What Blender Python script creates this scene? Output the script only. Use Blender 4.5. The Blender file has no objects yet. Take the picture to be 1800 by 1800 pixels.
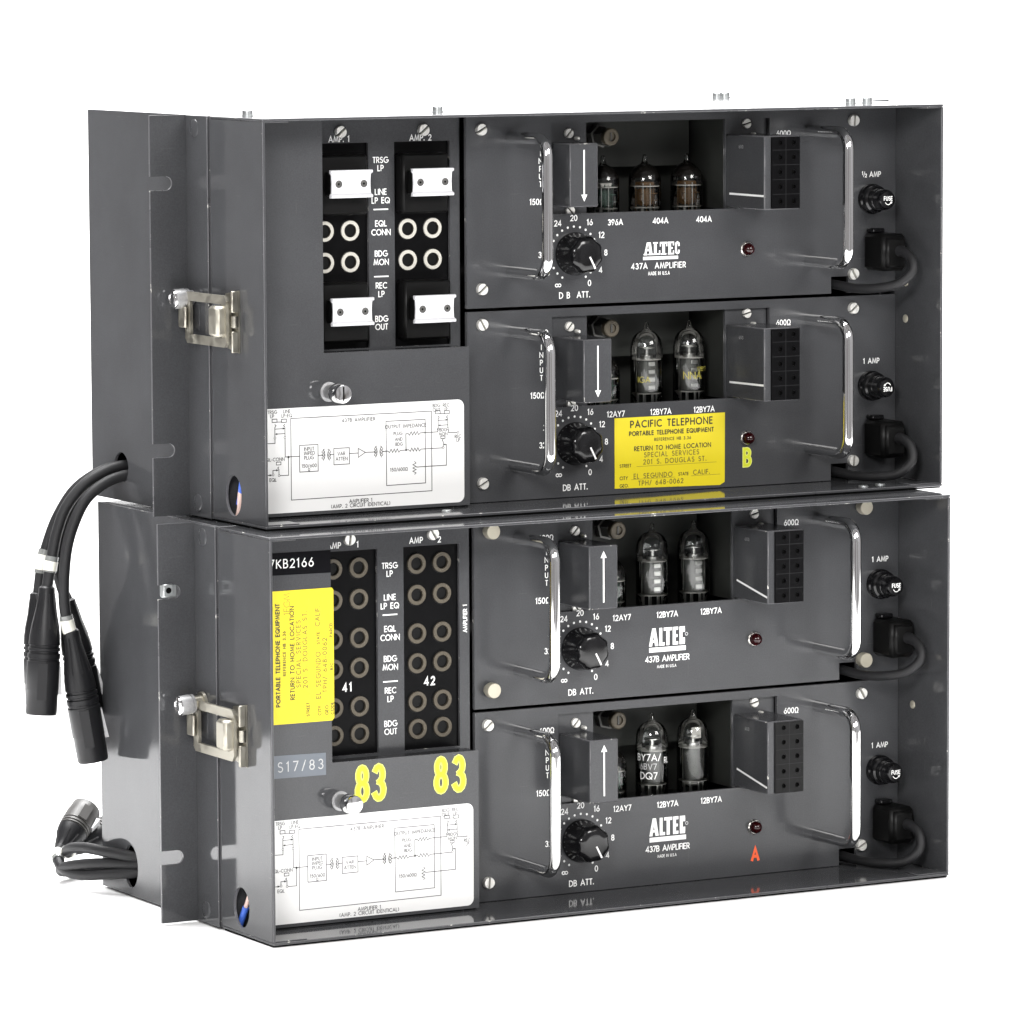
import bpy, bmesh, math, random
from mathutils import Vector, Matrix

random.seed(7)
C = bpy.context.scene.collection
sc = bpy.context.scene
S = 0.00122                      # one drawing unit in metres (the cases were drawn in these units)
rad = math.radians

# ------------------------------------------------------------------ camera
YAW, PITCH, ROLL = 0.5154569, -0.1045700, -0.0047947
cam_d = bpy.data.cameras.new('camera')
cam = bpy.data.objects.new('camera', cam_d)
C.objects.link(cam)
cam_d.sensor_width = 36.0
cam_d.lens = 36.0 * 9381.209 / 1800.0
cam_d.clip_start = 0.05
cam_d.clip_end = 60.0
_f = Vector((math.sin(YAW) * math.cos(PITCH), math.cos(YAW) * math.cos(PITCH), math.sin(PITCH)))
_r = Vector((math.cos(YAW), -math.sin(YAW), 0))
_u = _r.cross(_f)
_r2 = math.cos(ROLL) * _r + math.sin(ROLL) * _u
_u2 = -math.sin(ROLL) * _r + math.cos(ROLL) * _u
_m = Matrix((_r2, _u2, -_f)).transposed().to_4x4()
_m.translation = Vector((-1066.1153, -2103.2505, 437.5296)) * S
cam.matrix_world = _m
sc.camera = cam

# ------------------------------------------------------------------ world, lamps, exposure
w = bpy.data.worlds.new('World')
sc.world = w
w.use_nodes = True
_bg = w.node_tree.nodes['Background']
_bg.inputs[1].default_value = 0.36
_tc = w.node_tree.nodes.new('ShaderNodeTexCoord')
_mp = w.node_tree.nodes.new('ShaderNodeMapping')
_mp.inputs['Scale'].default_value = (7.0, 7.0, 1.5)
_nz = w.node_tree.nodes.new('ShaderNodeTexNoise')        # a dim room: darker and lighter things standing around
_nz.inputs['Scale'].default_value = 1.0
_nz.inputs['Detail'].default_value = 2.0
_rp = w.node_tree.nodes.new('ShaderNodeValToRGB')
_rp.color_ramp.elements[0].position = 0.40
_rp.color_ramp.elements[0].color = (0.42, 0.38, 0.36, 1)
_rp.color_ramp.elements[1].position = 0.62
_rp.color_ramp.elements[1].color = (1.7, 1.68, 1.72, 1)
w.node_tree.links.new(_tc.outputs['Generated'], _mp.inputs[0])
w.node_tree.links.new(_mp.outputs[0], _nz.inputs['Vector'])
w.node_tree.links.new(_nz.outputs['Fac'], _rp.inputs[0])
w.node_tree.links.new(_rp.outputs[0], _bg.inputs[0])
sc.view_settings.view_transform = 'Standard'
sc.view_settings.look = 'None'
sc.view_settings.exposure = 0.0
sc.view_settings.gamma = 1.0
sc.render.engine = 'CYCLES'
sc.cycles.max_bounces = 10
sc.cycles.transparent_max_bounces = 16
sc.cycles.sample_clamp_indirect = 6.0


def area(name, loc, target, sx, sy, power, col=(1, 1, 1)):
    d = bpy.data.lights.new(name, 'AREA')
    d.shape = 'RECTANGLE'
    d.size, d.size_y, d.energy, d.color = sx, sy, power, col
    o = bpy.data.objects.new(name, d)
    C.objects.link(o)
    o.location = loc
    o.rotation_euler = (Vector(target) - Vector(loc)).to_track_quat('-Z', 'Y').to_euler()
    return o


area('added_overhead_fill', (0.2, 0.42, 2.0), (0.2, 0.1, 0), 2.2, 1.3, 165)  # added lamp, whitens the table in place of a glow from the table itself
area('backdrop_lamp', (0.55, 0.75, 2.2), (1.3, 1.97, 0.5), 1.6, 0.5, 170)
area('key_softbox_right', (0.75, -2.25, 1.5), (0.2, 0, 0.18), 1.1, 0.8, 50, (1.0, 0.985, 0.96))
area('key_softbox_left', (-1.5, -1.95, 1.2), (0.1, 0, 0.2), 0.6, 0.6, 46, (1.0, 0.99, 0.98))


# ------------------------------------------------------------------ materials
def new_mat(name):
    m = bpy.data.materials.new(name)
    m.use_nodes = True
    return m, m.node_tree, m.node_tree.nodes['Principled BSDF']


def simple(name, col, rough=0.5, metal=0.0, spec=0.5, coat=0.0, vary=0.0, scale=300.0, bump=0.0, rvary=0.0):
    m, nt, b = new_mat(name)
    b.inputs['Base Color'].default_value = (*col, 1)
    b.inputs['Roughness'].default_value = rough
    b.inputs['Metallic'].default_value = metal
    b.inputs['Specular IOR Level'].default_value = spec
    b.inputs['Coat Weight'].default_value = coat
    b.inputs['Coat Roughness'].default_value = 0.08
    if vary or bump or rvary:
        tc = nt.nodes.new('ShaderNodeTexCoord')
        n = nt.nodes.new('ShaderNodeTexNoise')
        n.inputs['Scale'].default_value = scale
        n.inputs['Detail'].default_value = 5
        nt.links.new(tc.outputs['Object'], n.inputs['Vector'])
        if vary:
            mx = nt.nodes.new('ShaderNodeMix')
            mx.data_type = 'RGBA'
            mx.inputs[6].default_value = (*[c * (1 - vary) for c in col], 1)
            mx.inputs[7].default_value = (*[min(1, c * (1 + vary)) for c in col], 1)
            nt.links.new(n.outputs['Fac'], mx.inputs[0])
            nt.links.new(mx.outputs[2], b.inputs['Base Color'])
        if rvary:
            mr = nt.nodes.new('ShaderNodeMapRange')
            mr.inputs[1].default_value = 0.3
            mr.inputs[2].default_value = 0.7
            mr.inputs[3].default_value = max(0.02, rough - rvary)
            mr.inputs[4].default_value = rough + rvary
            nt.links.new(n.outputs['Fac'], mr.inputs[0])
            nt.links.new(mr.outputs[0], b.inputs['Roughness'])
        if bump:
            bp = nt.nodes.new('ShaderNodeBump')
            bp.inputs['Strength'].default_value = bump
            bp.inputs['Distance'].default_value = 0.0002
            nt.links.new(n.outputs['Fac'], bp.inputs['Height'])
            nt.links.new(bp.outputs['Normal'], b.inputs['Normal'])
    return m


def paint_mat(name, col, rough, wear=0.0, spec=0.28, cloud=0.02, scratch=0.22):
    """Semi-gloss grey enamel: fine orange peel, cloudy handling marks, small chips down to bare metal."""
    m, nt, b = new_mat(name)
    L = nt.links.new
    tc = nt.nodes.new('ShaderNodeTexCoord')
    fine = nt.nodes.new('ShaderNodeTexNoise')
    fine.inputs['Scale'].default_value = 1400
    fine.inputs['Detail'].default_value = 3
    big = nt.nodes.new('ShaderNodeTexNoise')
    big.inputs['Scale'].default_value = 22
    big.inputs['Detail'].default_value = 6
    big.inputs['Roughness'].default_value = 0.65
    chip = nt.nodes.new('ShaderNodeTexNoise')
    chip.inputs['Scale'].default_value = 170
    chip.inputs['Detail'].default_value = 8
    chip.inputs['Roughness'].default_value = 0.7
    for n in (fine, big, chip):
        L(tc.outputs['Object'], n.inputs['Vector'])
    mx = nt.nodes.new('ShaderNodeMix')
    mx.data_type = 'RGBA'
    mx.inputs[6].default_value = (*[c * 0.70 for c in col], 1)
    mx.inputs[7].default_value = (*[c * 1.32 for c in col], 1)
    ad = nt.nodes.new('ShaderNodeMath')
    ad.operation = 'MULTIPLY_ADD'
    ad.inputs[1].default_value = 0.9
    L(fine.outputs['Fac'], ad.inputs[0])
    hb = nt.nodes.new('ShaderNodeMath')
    hb.operation = 'MULTIPLY_ADD'
    hb.inputs[1].default_value = 0.8
    hb.inputs[2].default_value = -0.35
    L(big.outputs['Fac'], hb.inputs[0])
    L(hb.outputs[0], ad.inputs[2])
    L(ad.outputs[0], mx.inputs[0])
    cr = nt.nodes.new('ShaderNodeMapRange')
    b.inputs['Specular IOR Level'].default_value = spec
    cr.inputs[1].default_value = 0.755 - 0.23 * wear
    cr.inputs[2].default_value = 0.79 - 0.23 * wear
    L(chip.outputs['Fac'], cr.inputs[0])
    m2 = nt.nodes.new('ShaderNodeMix')
    m2.data_type = 'RGBA'
    m2.inputs[7].default_value = (0.55, 0.54, 0.5, 1)
    L(cr.outputs[0], m2.inputs[0])
    L(mx.outputs[2], m2.inputs[6])
    prev = m2
    for sc_, rot_ in (((60, 60, 1500), (0.5, 0.2, 0)), ((1500, 1500, 50), (0.15, 0.1, 0.3))):
        mp = nt.nodes.new('ShaderNodeMapping')
        mp.inputs['Scale'].default_value = sc_
        mp.inputs['Rotation'].default_value = rot_
        L(tc.outputs['Object'], mp.inputs[0])
        sn = nt.nodes.new('ShaderNodeTexNoise')
        sn.inputs['Scale'].default_value = 1.0
        sn.inputs['Detail'].default_value = 2
        L(mp.outputs[0], sn.inputs['Vector'])
        sr = nt.nodes.new('ShaderNodeMapRange')
        sr.inputs[1].default_value = 0.73
        sr.inputs[2].default_value = 0.80
        sr.inputs[4].default_value = scratch
        L(sn.outputs['Fac'], sr.inputs[0])
        m3 = nt.nodes.new('ShaderNodeMix')
        m3.data_type = 'RGBA'
        m3.inputs[7].default_value = (0.20, 0.195, 0.18, 1)
        L(sr.outputs[0], m3.inputs[0])
        L(prev.outputs[2], m3.inputs[6])
        prev = m3
    L(prev.outputs[2], b.inputs['Base Color'])
    mr = nt.nodes.new('ShaderNodeMapRange')
    mr.inputs[1].default_value = 0.3
    mr.inputs[2].default_value = 0.7
    mr.inputs[3].default_value = rough - 0.02
    mr.inputs[4].default_value = rough + cloud
    L(big.outputs['Fac'], mr.inputs[0])
    L(mr.outputs[0], b.inputs['Roughness'])
    bp = nt.nodes.new('ShaderNodeBump')
    bp.inputs['Strength'].default_value = 0.012
    bp.inputs['Distance'].default_value = 0.0001
    L(fine.outputs['Fac'], bp.inputs['Height'])
    L(bp.outputs['Normal'], b.inputs['Normal'])
    return m


GREY = (0.049, 0.050, 0.053)
M = {
    'paint': paint_mat('grey_enamel', GREY, 0.08),
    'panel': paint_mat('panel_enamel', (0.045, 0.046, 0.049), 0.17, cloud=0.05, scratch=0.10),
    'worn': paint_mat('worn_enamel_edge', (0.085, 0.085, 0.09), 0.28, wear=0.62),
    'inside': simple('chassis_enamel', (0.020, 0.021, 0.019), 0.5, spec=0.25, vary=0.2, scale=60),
    'void': simple('painted_shade_black', (0.003, 0.003, 0.003), 0.8, spec=0.02),  # near-black colour stands in for shade inside holes and gaps
    'black': simple('black_bakelite', (0.004, 0.004, 0.0045), 0.14, spec=0.45),
    'strip': simple('black_jack_strip', (0.0025, 0.0025, 0.0028), 0.28, spec=0.07, vary=0.3, scale=90),
    'blackmat': simple('black_moulded_plastic', (0.003, 0.003, 0.003), 0.38, spec=0.14, vary=0.3, scale=120, bump=0.2),
    'rubber': simple('black_rubber', (0.009, 0.009, 0.010), 0.58, spec=0.35, vary=0.3, scale=150, bump=0.25),
    'chrome': simple('chrome_plating', (0.80, 0.80, 0.80), 0.07, 1.0, rvary=0.05, scale=90),
    'knurl': simple('knurled_steel', (0.36, 0.36, 0.365), 0.5, 0.75, vary=0.25, scale=700),
    'nickel': simple('nickel_plating', (0.72, 0.70, 0.66), 0.26, 1.0, rvary=0.12, scale=250, vary=0.12),
    'jackring': simple('bright_jack_ring', (0.44, 0.425, 0.38), 0.5, 0.25, vary=0.06, scale=500),
    'screw': simple('zinc_screw', (0.80, 0.79, 0.75), 0.42, 0.55, vary=0.12, scale=400, rvary=0.1),
    'brass': simple('tarnished_latch_plate', (0.40, 0.38, 0.325), 0.46, 1.0, vary=0.22, scale=160, rvary=0.14),
    'dulljack': simple('tarnished_jack_brass', (0.070, 0.058, 0.040), 0.5, 0.2, vary=0.3, scale=300),
    'whitemetal': simple('white_plug_face', (0.60, 0.60, 0.62), 0.30, 0.0, vary=0.05, scale=200),
    'ink': simple('white_silkscreen', (0.78, 0.78, 0.77), 0.5, vary=0.06, scale=800),
    'inkdim': simple('faded_white_print', (0.42, 0.42, 0.42), 0.5, vary=0.3, scale=900),
    'blackink': simple('black_print', (0.010, 0.010, 0.011), 0.5, vary=0.3, scale=900),
    'greyink': simple('faded_black_print', (0.055, 0.055, 0.06), 0.5, vary=0.4, scale=500),
    'typed': simple('typewriter_ink', (0.15, 0.12, 0.015), 0.5, vary=0.3, scale=900),
    'yellow': simple('yellow_sticker', (0.64, 0.525, 0.007), 0.38, vary=0.03, scale=60),
    'paper': simple('white_label', (0.70, 0.70, 0.695), 0.32, vary=0.015, scale=40),
    'stencil': simple('yellow_stencil_paint', (0.52, 0.56, 0.015), 0.5, vary=0.25, scale=180),
    'stencilpale': simple('pale_yellow_edge', (0.66, 0.69, 0.16), 0.5, vary=0.1, scale=300),
    'redpaint': simple('orange_red_paint', (0.72, 0.09, 0.02), 0.5, vary=0.25, scale=300),
    'greytape': simple('grey_embossed_tape', (0.105, 0.12, 0.14), 0.35, vary=0.06, scale=200),
    'blacktape': simple('black_embossed_tape', (0.003, 0.003, 0.004), 0.3, spec=0.06),
    'anode': simple('blackened_anode', (0.065, 0.064, 0.06), 0.45, 0.3, vary=0.35, scale=350),
    'bright': simple('bright_electrode', (0.56, 0.55, 0.53), 0.3, 1.0, vary=0.1, scale=300),
    'getter': simple('getter_mirror', (0.012, 0.010, 0.009), 0.18, 0.2, spec=0.3),
    'thumbhead': simple('aged_nickel_head', (0.46, 0.43, 0.35), 0.5, 0.6, vary=0.06, scale=300),
    'amber': simple('amber_getter_band', (0.11, 0.06, 0.025), 0.3, 0.4, vary=0.4, scale=300),
    'greenplate': simple('greenish_electrode', (0.035, 0.065, 0.05), 0.35, 0.5, vary=0.4, scale=400),
    'mica': simple('mica_spacer', (0.40, 0.38, 0.36), 0.4, vary=0.2, scale=300),
    'olive': simple('yellow_tube_print', (0.34, 0.30, 0.05), 0.5, vary=0.2, scale=600),
    'red': simple('red_lamp_jewel', (0.016, 0.0005, 0.001), 0.05),
    'bluewire': simple('blue_wire', (0.05, 0.13, 0.55), 0.4),
    'pinkwire': simple('pale_wire', (0.62, 0.45, 0.40), 0.4),
    'sleeve': simple('white_cable_label', (0.68, 0.67, 0.60), 0.35, vary=0.12, scale=120),
    'clearsleeve': simple('translucent_sleeve', (0.16, 0.165, 0.16), 0.2, vary=0.2, scale=200),
    'greyplastic': simple('matt_dark_plastic', (0.007, 0.007, 0.008), 0.42, spec=0.28, vary=0.2, scale=200, bump=0.2),
    'greymetal': simple('satin_connector_shell', (0.045, 0.043, 0.041), 0.45, vary=0.1, spec=0.4, scale=200),
    'clip': simple('zinc_cage_nut', (0.5, 0.52, 0.52), 0.35, 0.9, vary=0.2, scale=300),
}
# thin glass: a clear shell with Fresnel reflections
m, nt, b = new_mat('tube_glass')
nt.nodes.remove(b)
tr = nt.nodes.new('ShaderNodeBsdfTransparent')
tr.inputs[0].default_value = (0.93, 0.95, 0.94, 1)
gl = nt.nodes.new('ShaderNodeBsdfGlossy')
gl.inputs['Roughness'].default_value = 0.03
fr = nt.nodes.new('ShaderNodeFresnel')
fr.inputs['IOR'].default_value = 1.6
mxs = nt.nodes.new('ShaderNodeMixShader')
nt.links.new(fr.outputs[0], mxs.inputs[0])
nt.links.new(tr.outputs[0], mxs.inputs[1])
nt.links.new(gl.outputs[0], mxs.inputs[2])
nt.links.new(mxs.outputs[0], nt.nodes['Material Output'].inputs[0])
M['glass'] = m
M['floor'] = simple('white_seamless_paper', (0.91, 0.91, 0.91), 0.5, vary=0.01, scale=6)


# ------------------------------------------------------------------ stroke lettering
def arc(cx, cy, rx, ry, a0, a1, n=7):
    return [(cx + rx * math.cos(rad(a0 + (a1 - a0) * i / n)), cy + ry * math.sin(rad(a0 + (a1 - a0) * i / n))) for i in range(n + 1)]


G = {
    'A': (.80, [[(0, 0), (.40, 1), (.80, 0)], [(.15, .32), (.65, .32)]]),
    'B': (.54, [[(0, .53), (0, 1), (.24, 1)] + arc(.24, .765, .24, .235, 80, -80) + [(.24, .53), (0, .53)],
                [(.24, .53)] + arc(.26, .265, .27, .265, 80, -80) + [(.24, 0), (0, 0), (0, .53)]]),
    'C': (.80, [arc(.5, .5, .5, .5, 52, 308, 14)]),
    'D': (.70, [[(0, 0), (0, 1), (.2, 1)] + arc(.2, .5, .5, .5, 85, -85, 12) + [(.2, 0), (0, 0)]]),
    'E': (.46, [[(.46, 0), (0, 0), (0, 1), (.46, 1)], [(0, .52), (.42, .52)]]),
    'F': (.44, [[(0, 0), (0, 1), (.44, 1)], [(0, .52), (.40, .52)]]),
    'G': (.90, [arc(.5, .5, .5, .5, 52, 345, 15) + [(.96, .46), (.55, .46)]]),
    'H': (.66, [[(0, 0), (0, 1)], [(.66, 0), (.66, 1)], [(0, .52), (.66, .52)]]),
    'I': (.02, [[(.01, 0), (.01, 1)]]),
    'J': (.34, [[(.34, 1), (.34, .2)] + arc(.17, .18, .17, .18, 0, -150, 6)]),
    'K': (.60, [[(0, 0), (0, 1)], [(.56, 1), (.03, .48)], [(.14, .56), (.60, 0)]]),
    'L': (.42, [[(0, 1), (0, 0), (.42, 0)]]),
    'M': (.94, [[(0, 0), (.17, 1), (.47, .1), (.77, 1), (.94, 0)]]),
    'N': (.74, [[(0, 0), (0, 1), (.74, 0), (.74, 1)]]),
    'O': (1.0, [arc(.5, .5, .5, .5, 90, 450, 20)]),
    'P': (.52, [[(0, 0), (0, 1), (.24, 1)] + arc(.25, .72, .27, .28, 80, -80) + [(.24, .44), (0, .44)]]),
    'Q': (1.0, [arc(.5, .5, .5, .5, 90, 450, 20), [(.55, .4), (.95, -.02)]]),
    'R': (.55, [[(0, 0), (0, 1), (.24, 1)] + arc(.25, .73, .27, .27, 80, -80) + [(.24, .46), (0, .46)], [(.22, .46), (.55, 0)]]),
    'S': (.52, [arc(.26, .75, .235, .25, 35, 225, 8) + arc(.26, .26, .27, .265, 60, -145, 9)]),
    'T': (.52, [[(0, 1), (.52, 1)], [(.26, .98), (.26, 0)]]),
    'U': (.60, [[(0, 1), (0, .3)] + arc(.3, .3, .3, .3, 190, 350, 8) + [(.6, .3), (.6, 1)]]),
    'V': (.72, [[(0, 1), (.36, 0), (.72, 1)]]),
    'W': (1.1, [[(0, 1), (.27, 0), (.55, .95), (.83, 0), (1.1, 1)]]),
    'X': (.66, [[(0, 0), (.66, 1)], [(0, 1), (.66, 0)]]),
    'Y': (.66, [[(0, 1), (.33, .46), (.66, 1)], [(.33, .48), (.33, 0)]]),
    'Z': (.6, [[(0, 1), (.6, 1), (0, 0), (.6, 0)]]),
    '0': (.58, [arc(.29, .5, .29, .5, 90, 450, 18)]),
    '1': (.30, [[(0, .84), (.18, 1), (.18, 0)]]),
    '2': (.56, [arc(.28, .72, .26, .28, 165, -30, 8) + [(.02, 0), (.56, 0)]]),
    '3': (.54, [arc(.26, .755, .23, .245, 150, -85, 8), arc(.26, .265, .27, .265, 88, -155, 9)]),
    '4': (.62, [[(.46, 0), (.46, 1), (0, .26), (.62, .26)]]),
    '5': (.54, [[(.48, 1), (.14, 1), (.07, .56)] + arc(.25, .31, .28, .31, 115, -150, 10)]),
    '6': (.58, [[(.40, 1), (.06, .45)] + arc(.29, .3, .28, .3, 145, 505, 14)]),
    '7': (.54, [[(0, 1), (.54, 1), (.14, 0)]]),
    '8': (.56, [arc(.28, .755, .23, .245, 90, 450, 14), arc(.28, .265, .27, .265, 90, 450, 14)]),
    '9': (.58, [[(.18, 0), (.52, .55)] + arc(.29, .7, .28, .3, -35, 325, 14)]),
    '/': (.40, [[(0, -.05), (.40, 1.05)]]),
    '.': (.08, [[(.04, 0), (.04, .12)]]),
    ',': (.08, [[(.06, .10), (.0, -.14)]]),
    ':': (.08, [[(.04, 0), (.04, .12)], [(.04, .5), (.04, .62)]]),
    '-': (.30, [[(0, .42), (.30, .42)]]),
    '(': (.20, [arc(.4, .5, .4, .62, 130, 230, 6)]),
    ')': (.20, [arc(-.2, .5, .4, .62, 50, -50, 6)]),
    'Ω': (.74, [[(0, 0), (.24, 0)] + arc(.37, .56, .35, .44, 236, -56, 14) + [(.50, 0), (.74, 0)]]),
    '∞': (1.2, [arc(.32, .4, .30, .26, 0, 360, 14), arc(.90, .4, .30, .26, 0, 360, 14)]),
    ' ': (.40, []),
}


def text_width(s, sp):
    return sum(G[c][0] for c in s) + sp * (len(s) - 1)


# ------------------------------------------------------------------ mesh collector (drawing units)
X, Y, Z = Vector((1, 0, 0)), Vector((0, 1, 0)), Vector((0, 0, 1))


class MB:
    def __init__(self):
        self.v, self.f, self.m, self.flat, self.names = [], [], [], [], []

    def mi(self, name):
        if name not in self.names:
            self.names.append(name)
        return self.names.index(name)

    def add(self, vs, fs, mat, flat=False):
        o = len(self.v)
        self.v += [Vector(p) for p in vs]
        k = self.mi(mat)
        for f in fs:
            self.f.append([o + i for i in f])
            self.m.append(k)
            self.flat.append(flat)

    def box(self, x0, x1, y0, y1, z0, z1, mat, b=0.0, em=None):
        c, h = Vector(((x0 + x1) / 2, (y0 + y1) / 2, (z0 + z1) / 2)), Vector((abs(x1 - x0) / 2, abs(y1 - y0) / 2, abs(z1 - z0) / 2))
        b = min(b, h.x * .98, h.y * .98, h.z * .98)
        if b <= 0:
            vs = [c + Vector((sx * h.x, sy * h.y, sz * h.z)) for sx in (-1, 1) for sy in (-1, 1) for sz in (-1, 1)]
            self.add(vs, [(0, 1, 3, 2), (4, 6, 7, 5), (0, 4, 5, 1), (2, 3, 7, 6), (0, 2, 6, 4), (1, 5, 7, 3)], mat)
            return
        idx, vs = {}, []
        for s in [(a, d, e) for a in (-1, 1) for d in (-1, 1) for e in (-1, 1)]:
            for ax in range(3):
                p = [s[i] * (h[i] - (0 if i == ax else b)) for i in range(3)]
                idx[(s, ax)] = len(vs)
                vs.append(c + Vector(p))
        main, edge = [], []
        for ax in range(3):
            o = [i for i in range(3) if i != ax]
            for s in (-1, 1):
                q = []
                for a, d in ((-1, -1), (1, -1), (1, 1), (-1, 1)):
                    t = [0, 0, 0]
                    t[ax], t[o[0]], t[o[1]] = s, a, d
                    q.append(idx[(tuple(t), ax)])
                main.append(q)
            for a in (-1, 1):
                for d in (-1, 1):
                    t0, t1 = [0, 0, 0], [0, 0, 0]
                    t0[ax], t1[ax] = -1, 1
                    t0[o[0]] = t1[o[0]] = a
                    t0[o[1]] = t1[o[1]] = d
                    t0, t1 = tuple(t0), tuple(t1)
                    edge.append([idx[(t0, o[0])], idx[(t1, o[0])], idx[(t1, o[1])], idx[(t0, o[1])]])
        for s in [(a, d, e) for a in (-1, 1) for d in (-1, 1) for e in (-1, 1)]:
            edge.append([idx[(s, 0)], idx[(s, 1)], idx[(s, 2)]])
        o = len(self.v)
        self.v += vs
        for fs, mt in ((main, mat), (edge, em or mat)):
            k = self.mi(mt)
            for f in fs:
                self.f.append([o + i for i in f])
                self.m.append(k)
                self.flat.append(False)

    def lathe(self, org, axis, prof, mat, n=24, mats=None):
        org, axis = Vector(org), Vector(axis).normalized()
        u = axis.orthogonal().normalized()
        v = axis.cross(u)
        o = len(self.v)
        for r, t in prof:
            for i in range(n):
                a = 2 * math.pi * i / n
                self.v.append(org + axis * t + (u * math.cos(a) + v * math.sin(a)) * max(r, 0.001))
        for j in range(len(prof) - 1):
            k = self.mi(mats[j] if mats else mat)
            for i in range(n):
                i2 = (i + 1) % n
                self.f.append([o + j * n + i, o + j * n + i2, o + (j + 1) * n + i2, o + (j + 1) * n + i])
                self.m.append(k)
                self.flat.append(False)
        for j, mt in ((0, mats[0] if mats else mat), (len(prof) - 1, mats[-1] if mats else mat)):
            if prof[j][0] > 0.01:
                self.f.append([o + j * n + i for i in range(n)])
                self.m.append(self.mi(mt))
                self.flat.append(False)

    def tube(self, pts, r, mat, n=14, radii=None):
        pts = [Vector(p) for p in pts]
        o = len(self.v)
        t = (pts[1] - pts[0]).normalized()
        u = t.orthogonal().normalized()
        for i, p in enumerate(pts):
            t2 = ((pts[min(i + 1, len(pts) - 1)]) - pts[max(i - 1, 0)]).normalized()
            u = (u - t2 * u.dot(t2)).normalized()
            v = t2.cross(u)
            rr = radii[i] if radii else r
            for k in range(n):
                a = 2 * math.pi * k / n
                self.v.append(p + (u * math.cos(a) + v * math.sin(a)) * rr)
        k = self.mi(mat)
        for i in range(len(pts) - 1):
            for j in range(n):
                j2 = (j + 1) % n
                self.f.append([o + i * n + j, o + i * n + j2, o + (i + 1) * n + j2, o + (i + 1) * n + j])
                self.m.append(k)
                self.flat.append(False)
        for i in (0, len(pts) - 1):
            self.f.append([o + i * n + j for j in range(n)])
            self.m.append(k)
            self.flat.append(False)

    def plate(self, outer, holes, O, U, V, N, th, mat, rim=None):
        """Flat sheet with holes: front face in the plane (O,U,V), thickness th going to -N."""
        O, U, V, N = Vector(O), Vector(U), Vector(V), Vector(N)
        bm = bmesh.new()
        es, loops = [], []
        for lp in [outer] + list(holes):
            vs = [bm.verts.new((p[0], p[1], 0)) for p in lp]
            loops.append(len(vs))
            for i in range(len(vs)):
                es.append(bm.edges.new((vs[i], vs[(i + 1) % len(vs)])))
        bm.verts.index_update()
        bmesh.ops.triangle_fill(bm, use_beauty=True, use_dissolve=False, edges=es)
        bm.verts.index_update()
        co = [v.co.copy() for v in bm.verts]
        fs = [[v.index for v in f.verts] for f in bm.faces]
        bm.free()
        n = len(co)
        vs = [O + U * c.x + V * c.y for c in co] + [O + U * c.x + V * c.y - N * th for c in co]
        self.add(vs, fs, mat)
        o = len(self.v) - 2 * n
        k = self.mi(mat)
        kr = self.mi(rim or mat)
        for f in fs:
            self.f.append([o + n + i for i in reversed(f)])
            self.m.append(k)
            self.flat.append(False)
        s = 0
        for ln in loops:
            for i in range(ln):
                a, c = s + i, s + (i + 1) % ln
                self.f.append([o + a, o + c, o + n + c, o + n + a])
                self.m.append(kr)
                self.flat.append(False)
            s += ln

    def flatpoly(self, pts, O, U, V, N, lift, mat):
        O, U, V, N = Vector(O), Vector(U), Vector(V), Vector(N)
        self.add([O + U * p[0] + V * p[1] + N * lift for p in pts], [list(range(len(pts)))], mat, True)

    def ribbon(self, pts, wd, O, U, V, N, lift, mat):
        O, U, V, N = Vector(O), Vector(U), Vector(V), Vector(N)
        q = [Vector((p[0], p[1])) for p in pts]
        q = [p for i, p in enumerate(q) if i == 0 or (p - q[i - 1]).length > 1e-4]
        closed = (q[0] - q[-1]).length < 1e-3 and len(q) > 3
        if closed:
            q = q[:-1]
        n = len(q)
        if n < 2:
            return
        lv, rv = [], []
        for i in range(n):
            if closed:
                d0, d1 = (q[i] - q[i - 1]).normalized(), (q[(i + 1) % n] - q[i]).normalized()
            else:
                d0 = (q[i] - q[max(i - 1, 0)])
                d1 = (q[min(i + 1, n - 1)] - q[i])
                d0 = d1 if d0.length < 1e-6 else d0
                d1 = d0 if d1.length < 1e-6 else d1
                d0, d1 = d0.normalized(), d1.normalized()
            n0, n1 = Vector((-d0.y, d0.x)), Vector((-d1.y, d1.x))
            mt = n0 + n1
            mt = mt.normalized() if mt.length > 0.15 else n0
            k = 1 / max(0.42, mt.dot(n0))
            ext = Vector((0, 0))
            if not closed and i == 0:
                ext = -d1 * wd * .3
            if not closed and i == n - 1:
                ext = d0 * wd * .3
            lv.append(q[i] + mt * k * wd / 2 + ext)
            rv.append(q[i] - mt * k * wd / 2 + ext)
        vs = [O + U * p.x + V * p.y + N * lift for p in lv + rv]
        fs = [[i, (i + 1) % n, n + (i + 1) % n, n + i] for i in range(n if closed else n - 1)]
        self.add(vs, fs, mat, True)

    def text(self, s, O, U, V, N, h, mat, wt=0.15, sp=0.22, al='c', wx=1.0, lift=0.05):
        """Letters of cap height h; O is the middle (or start / end) of the line at half height."""
        O, U, V, N = Vector(O), Vector(U), Vector(V), Vector(N)
        tw = text_width(s, sp / wx) * h * wx
        x = {'c': -tw / 2, 'l': 0, 'r': -tw}[al]
        for c in s:
            wd, strokes = G[c]
            for k, st in enumerate(strokes):
                self.ribbon([(x + p[0] * h * wx, (p[1] - .5) * h) for p in st], wt * h, O, U, V, N, lift + 0.012 * k, mat)
            x += (wd * wx + sp) * h

    def disc(self, O, r, N, lift, mat, n=12):
        N = Vector(N)
        u = N.orthogonal().normalized()
        v = N.cross(u)
        self.add([Vector(O) + N * lift + (u * math.cos(2 * math.pi * i / n) + v * math.sin(2 * math.pi * i / n)) * r for i in range(n)],
                 [list(range(n))], mat, True)

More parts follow.
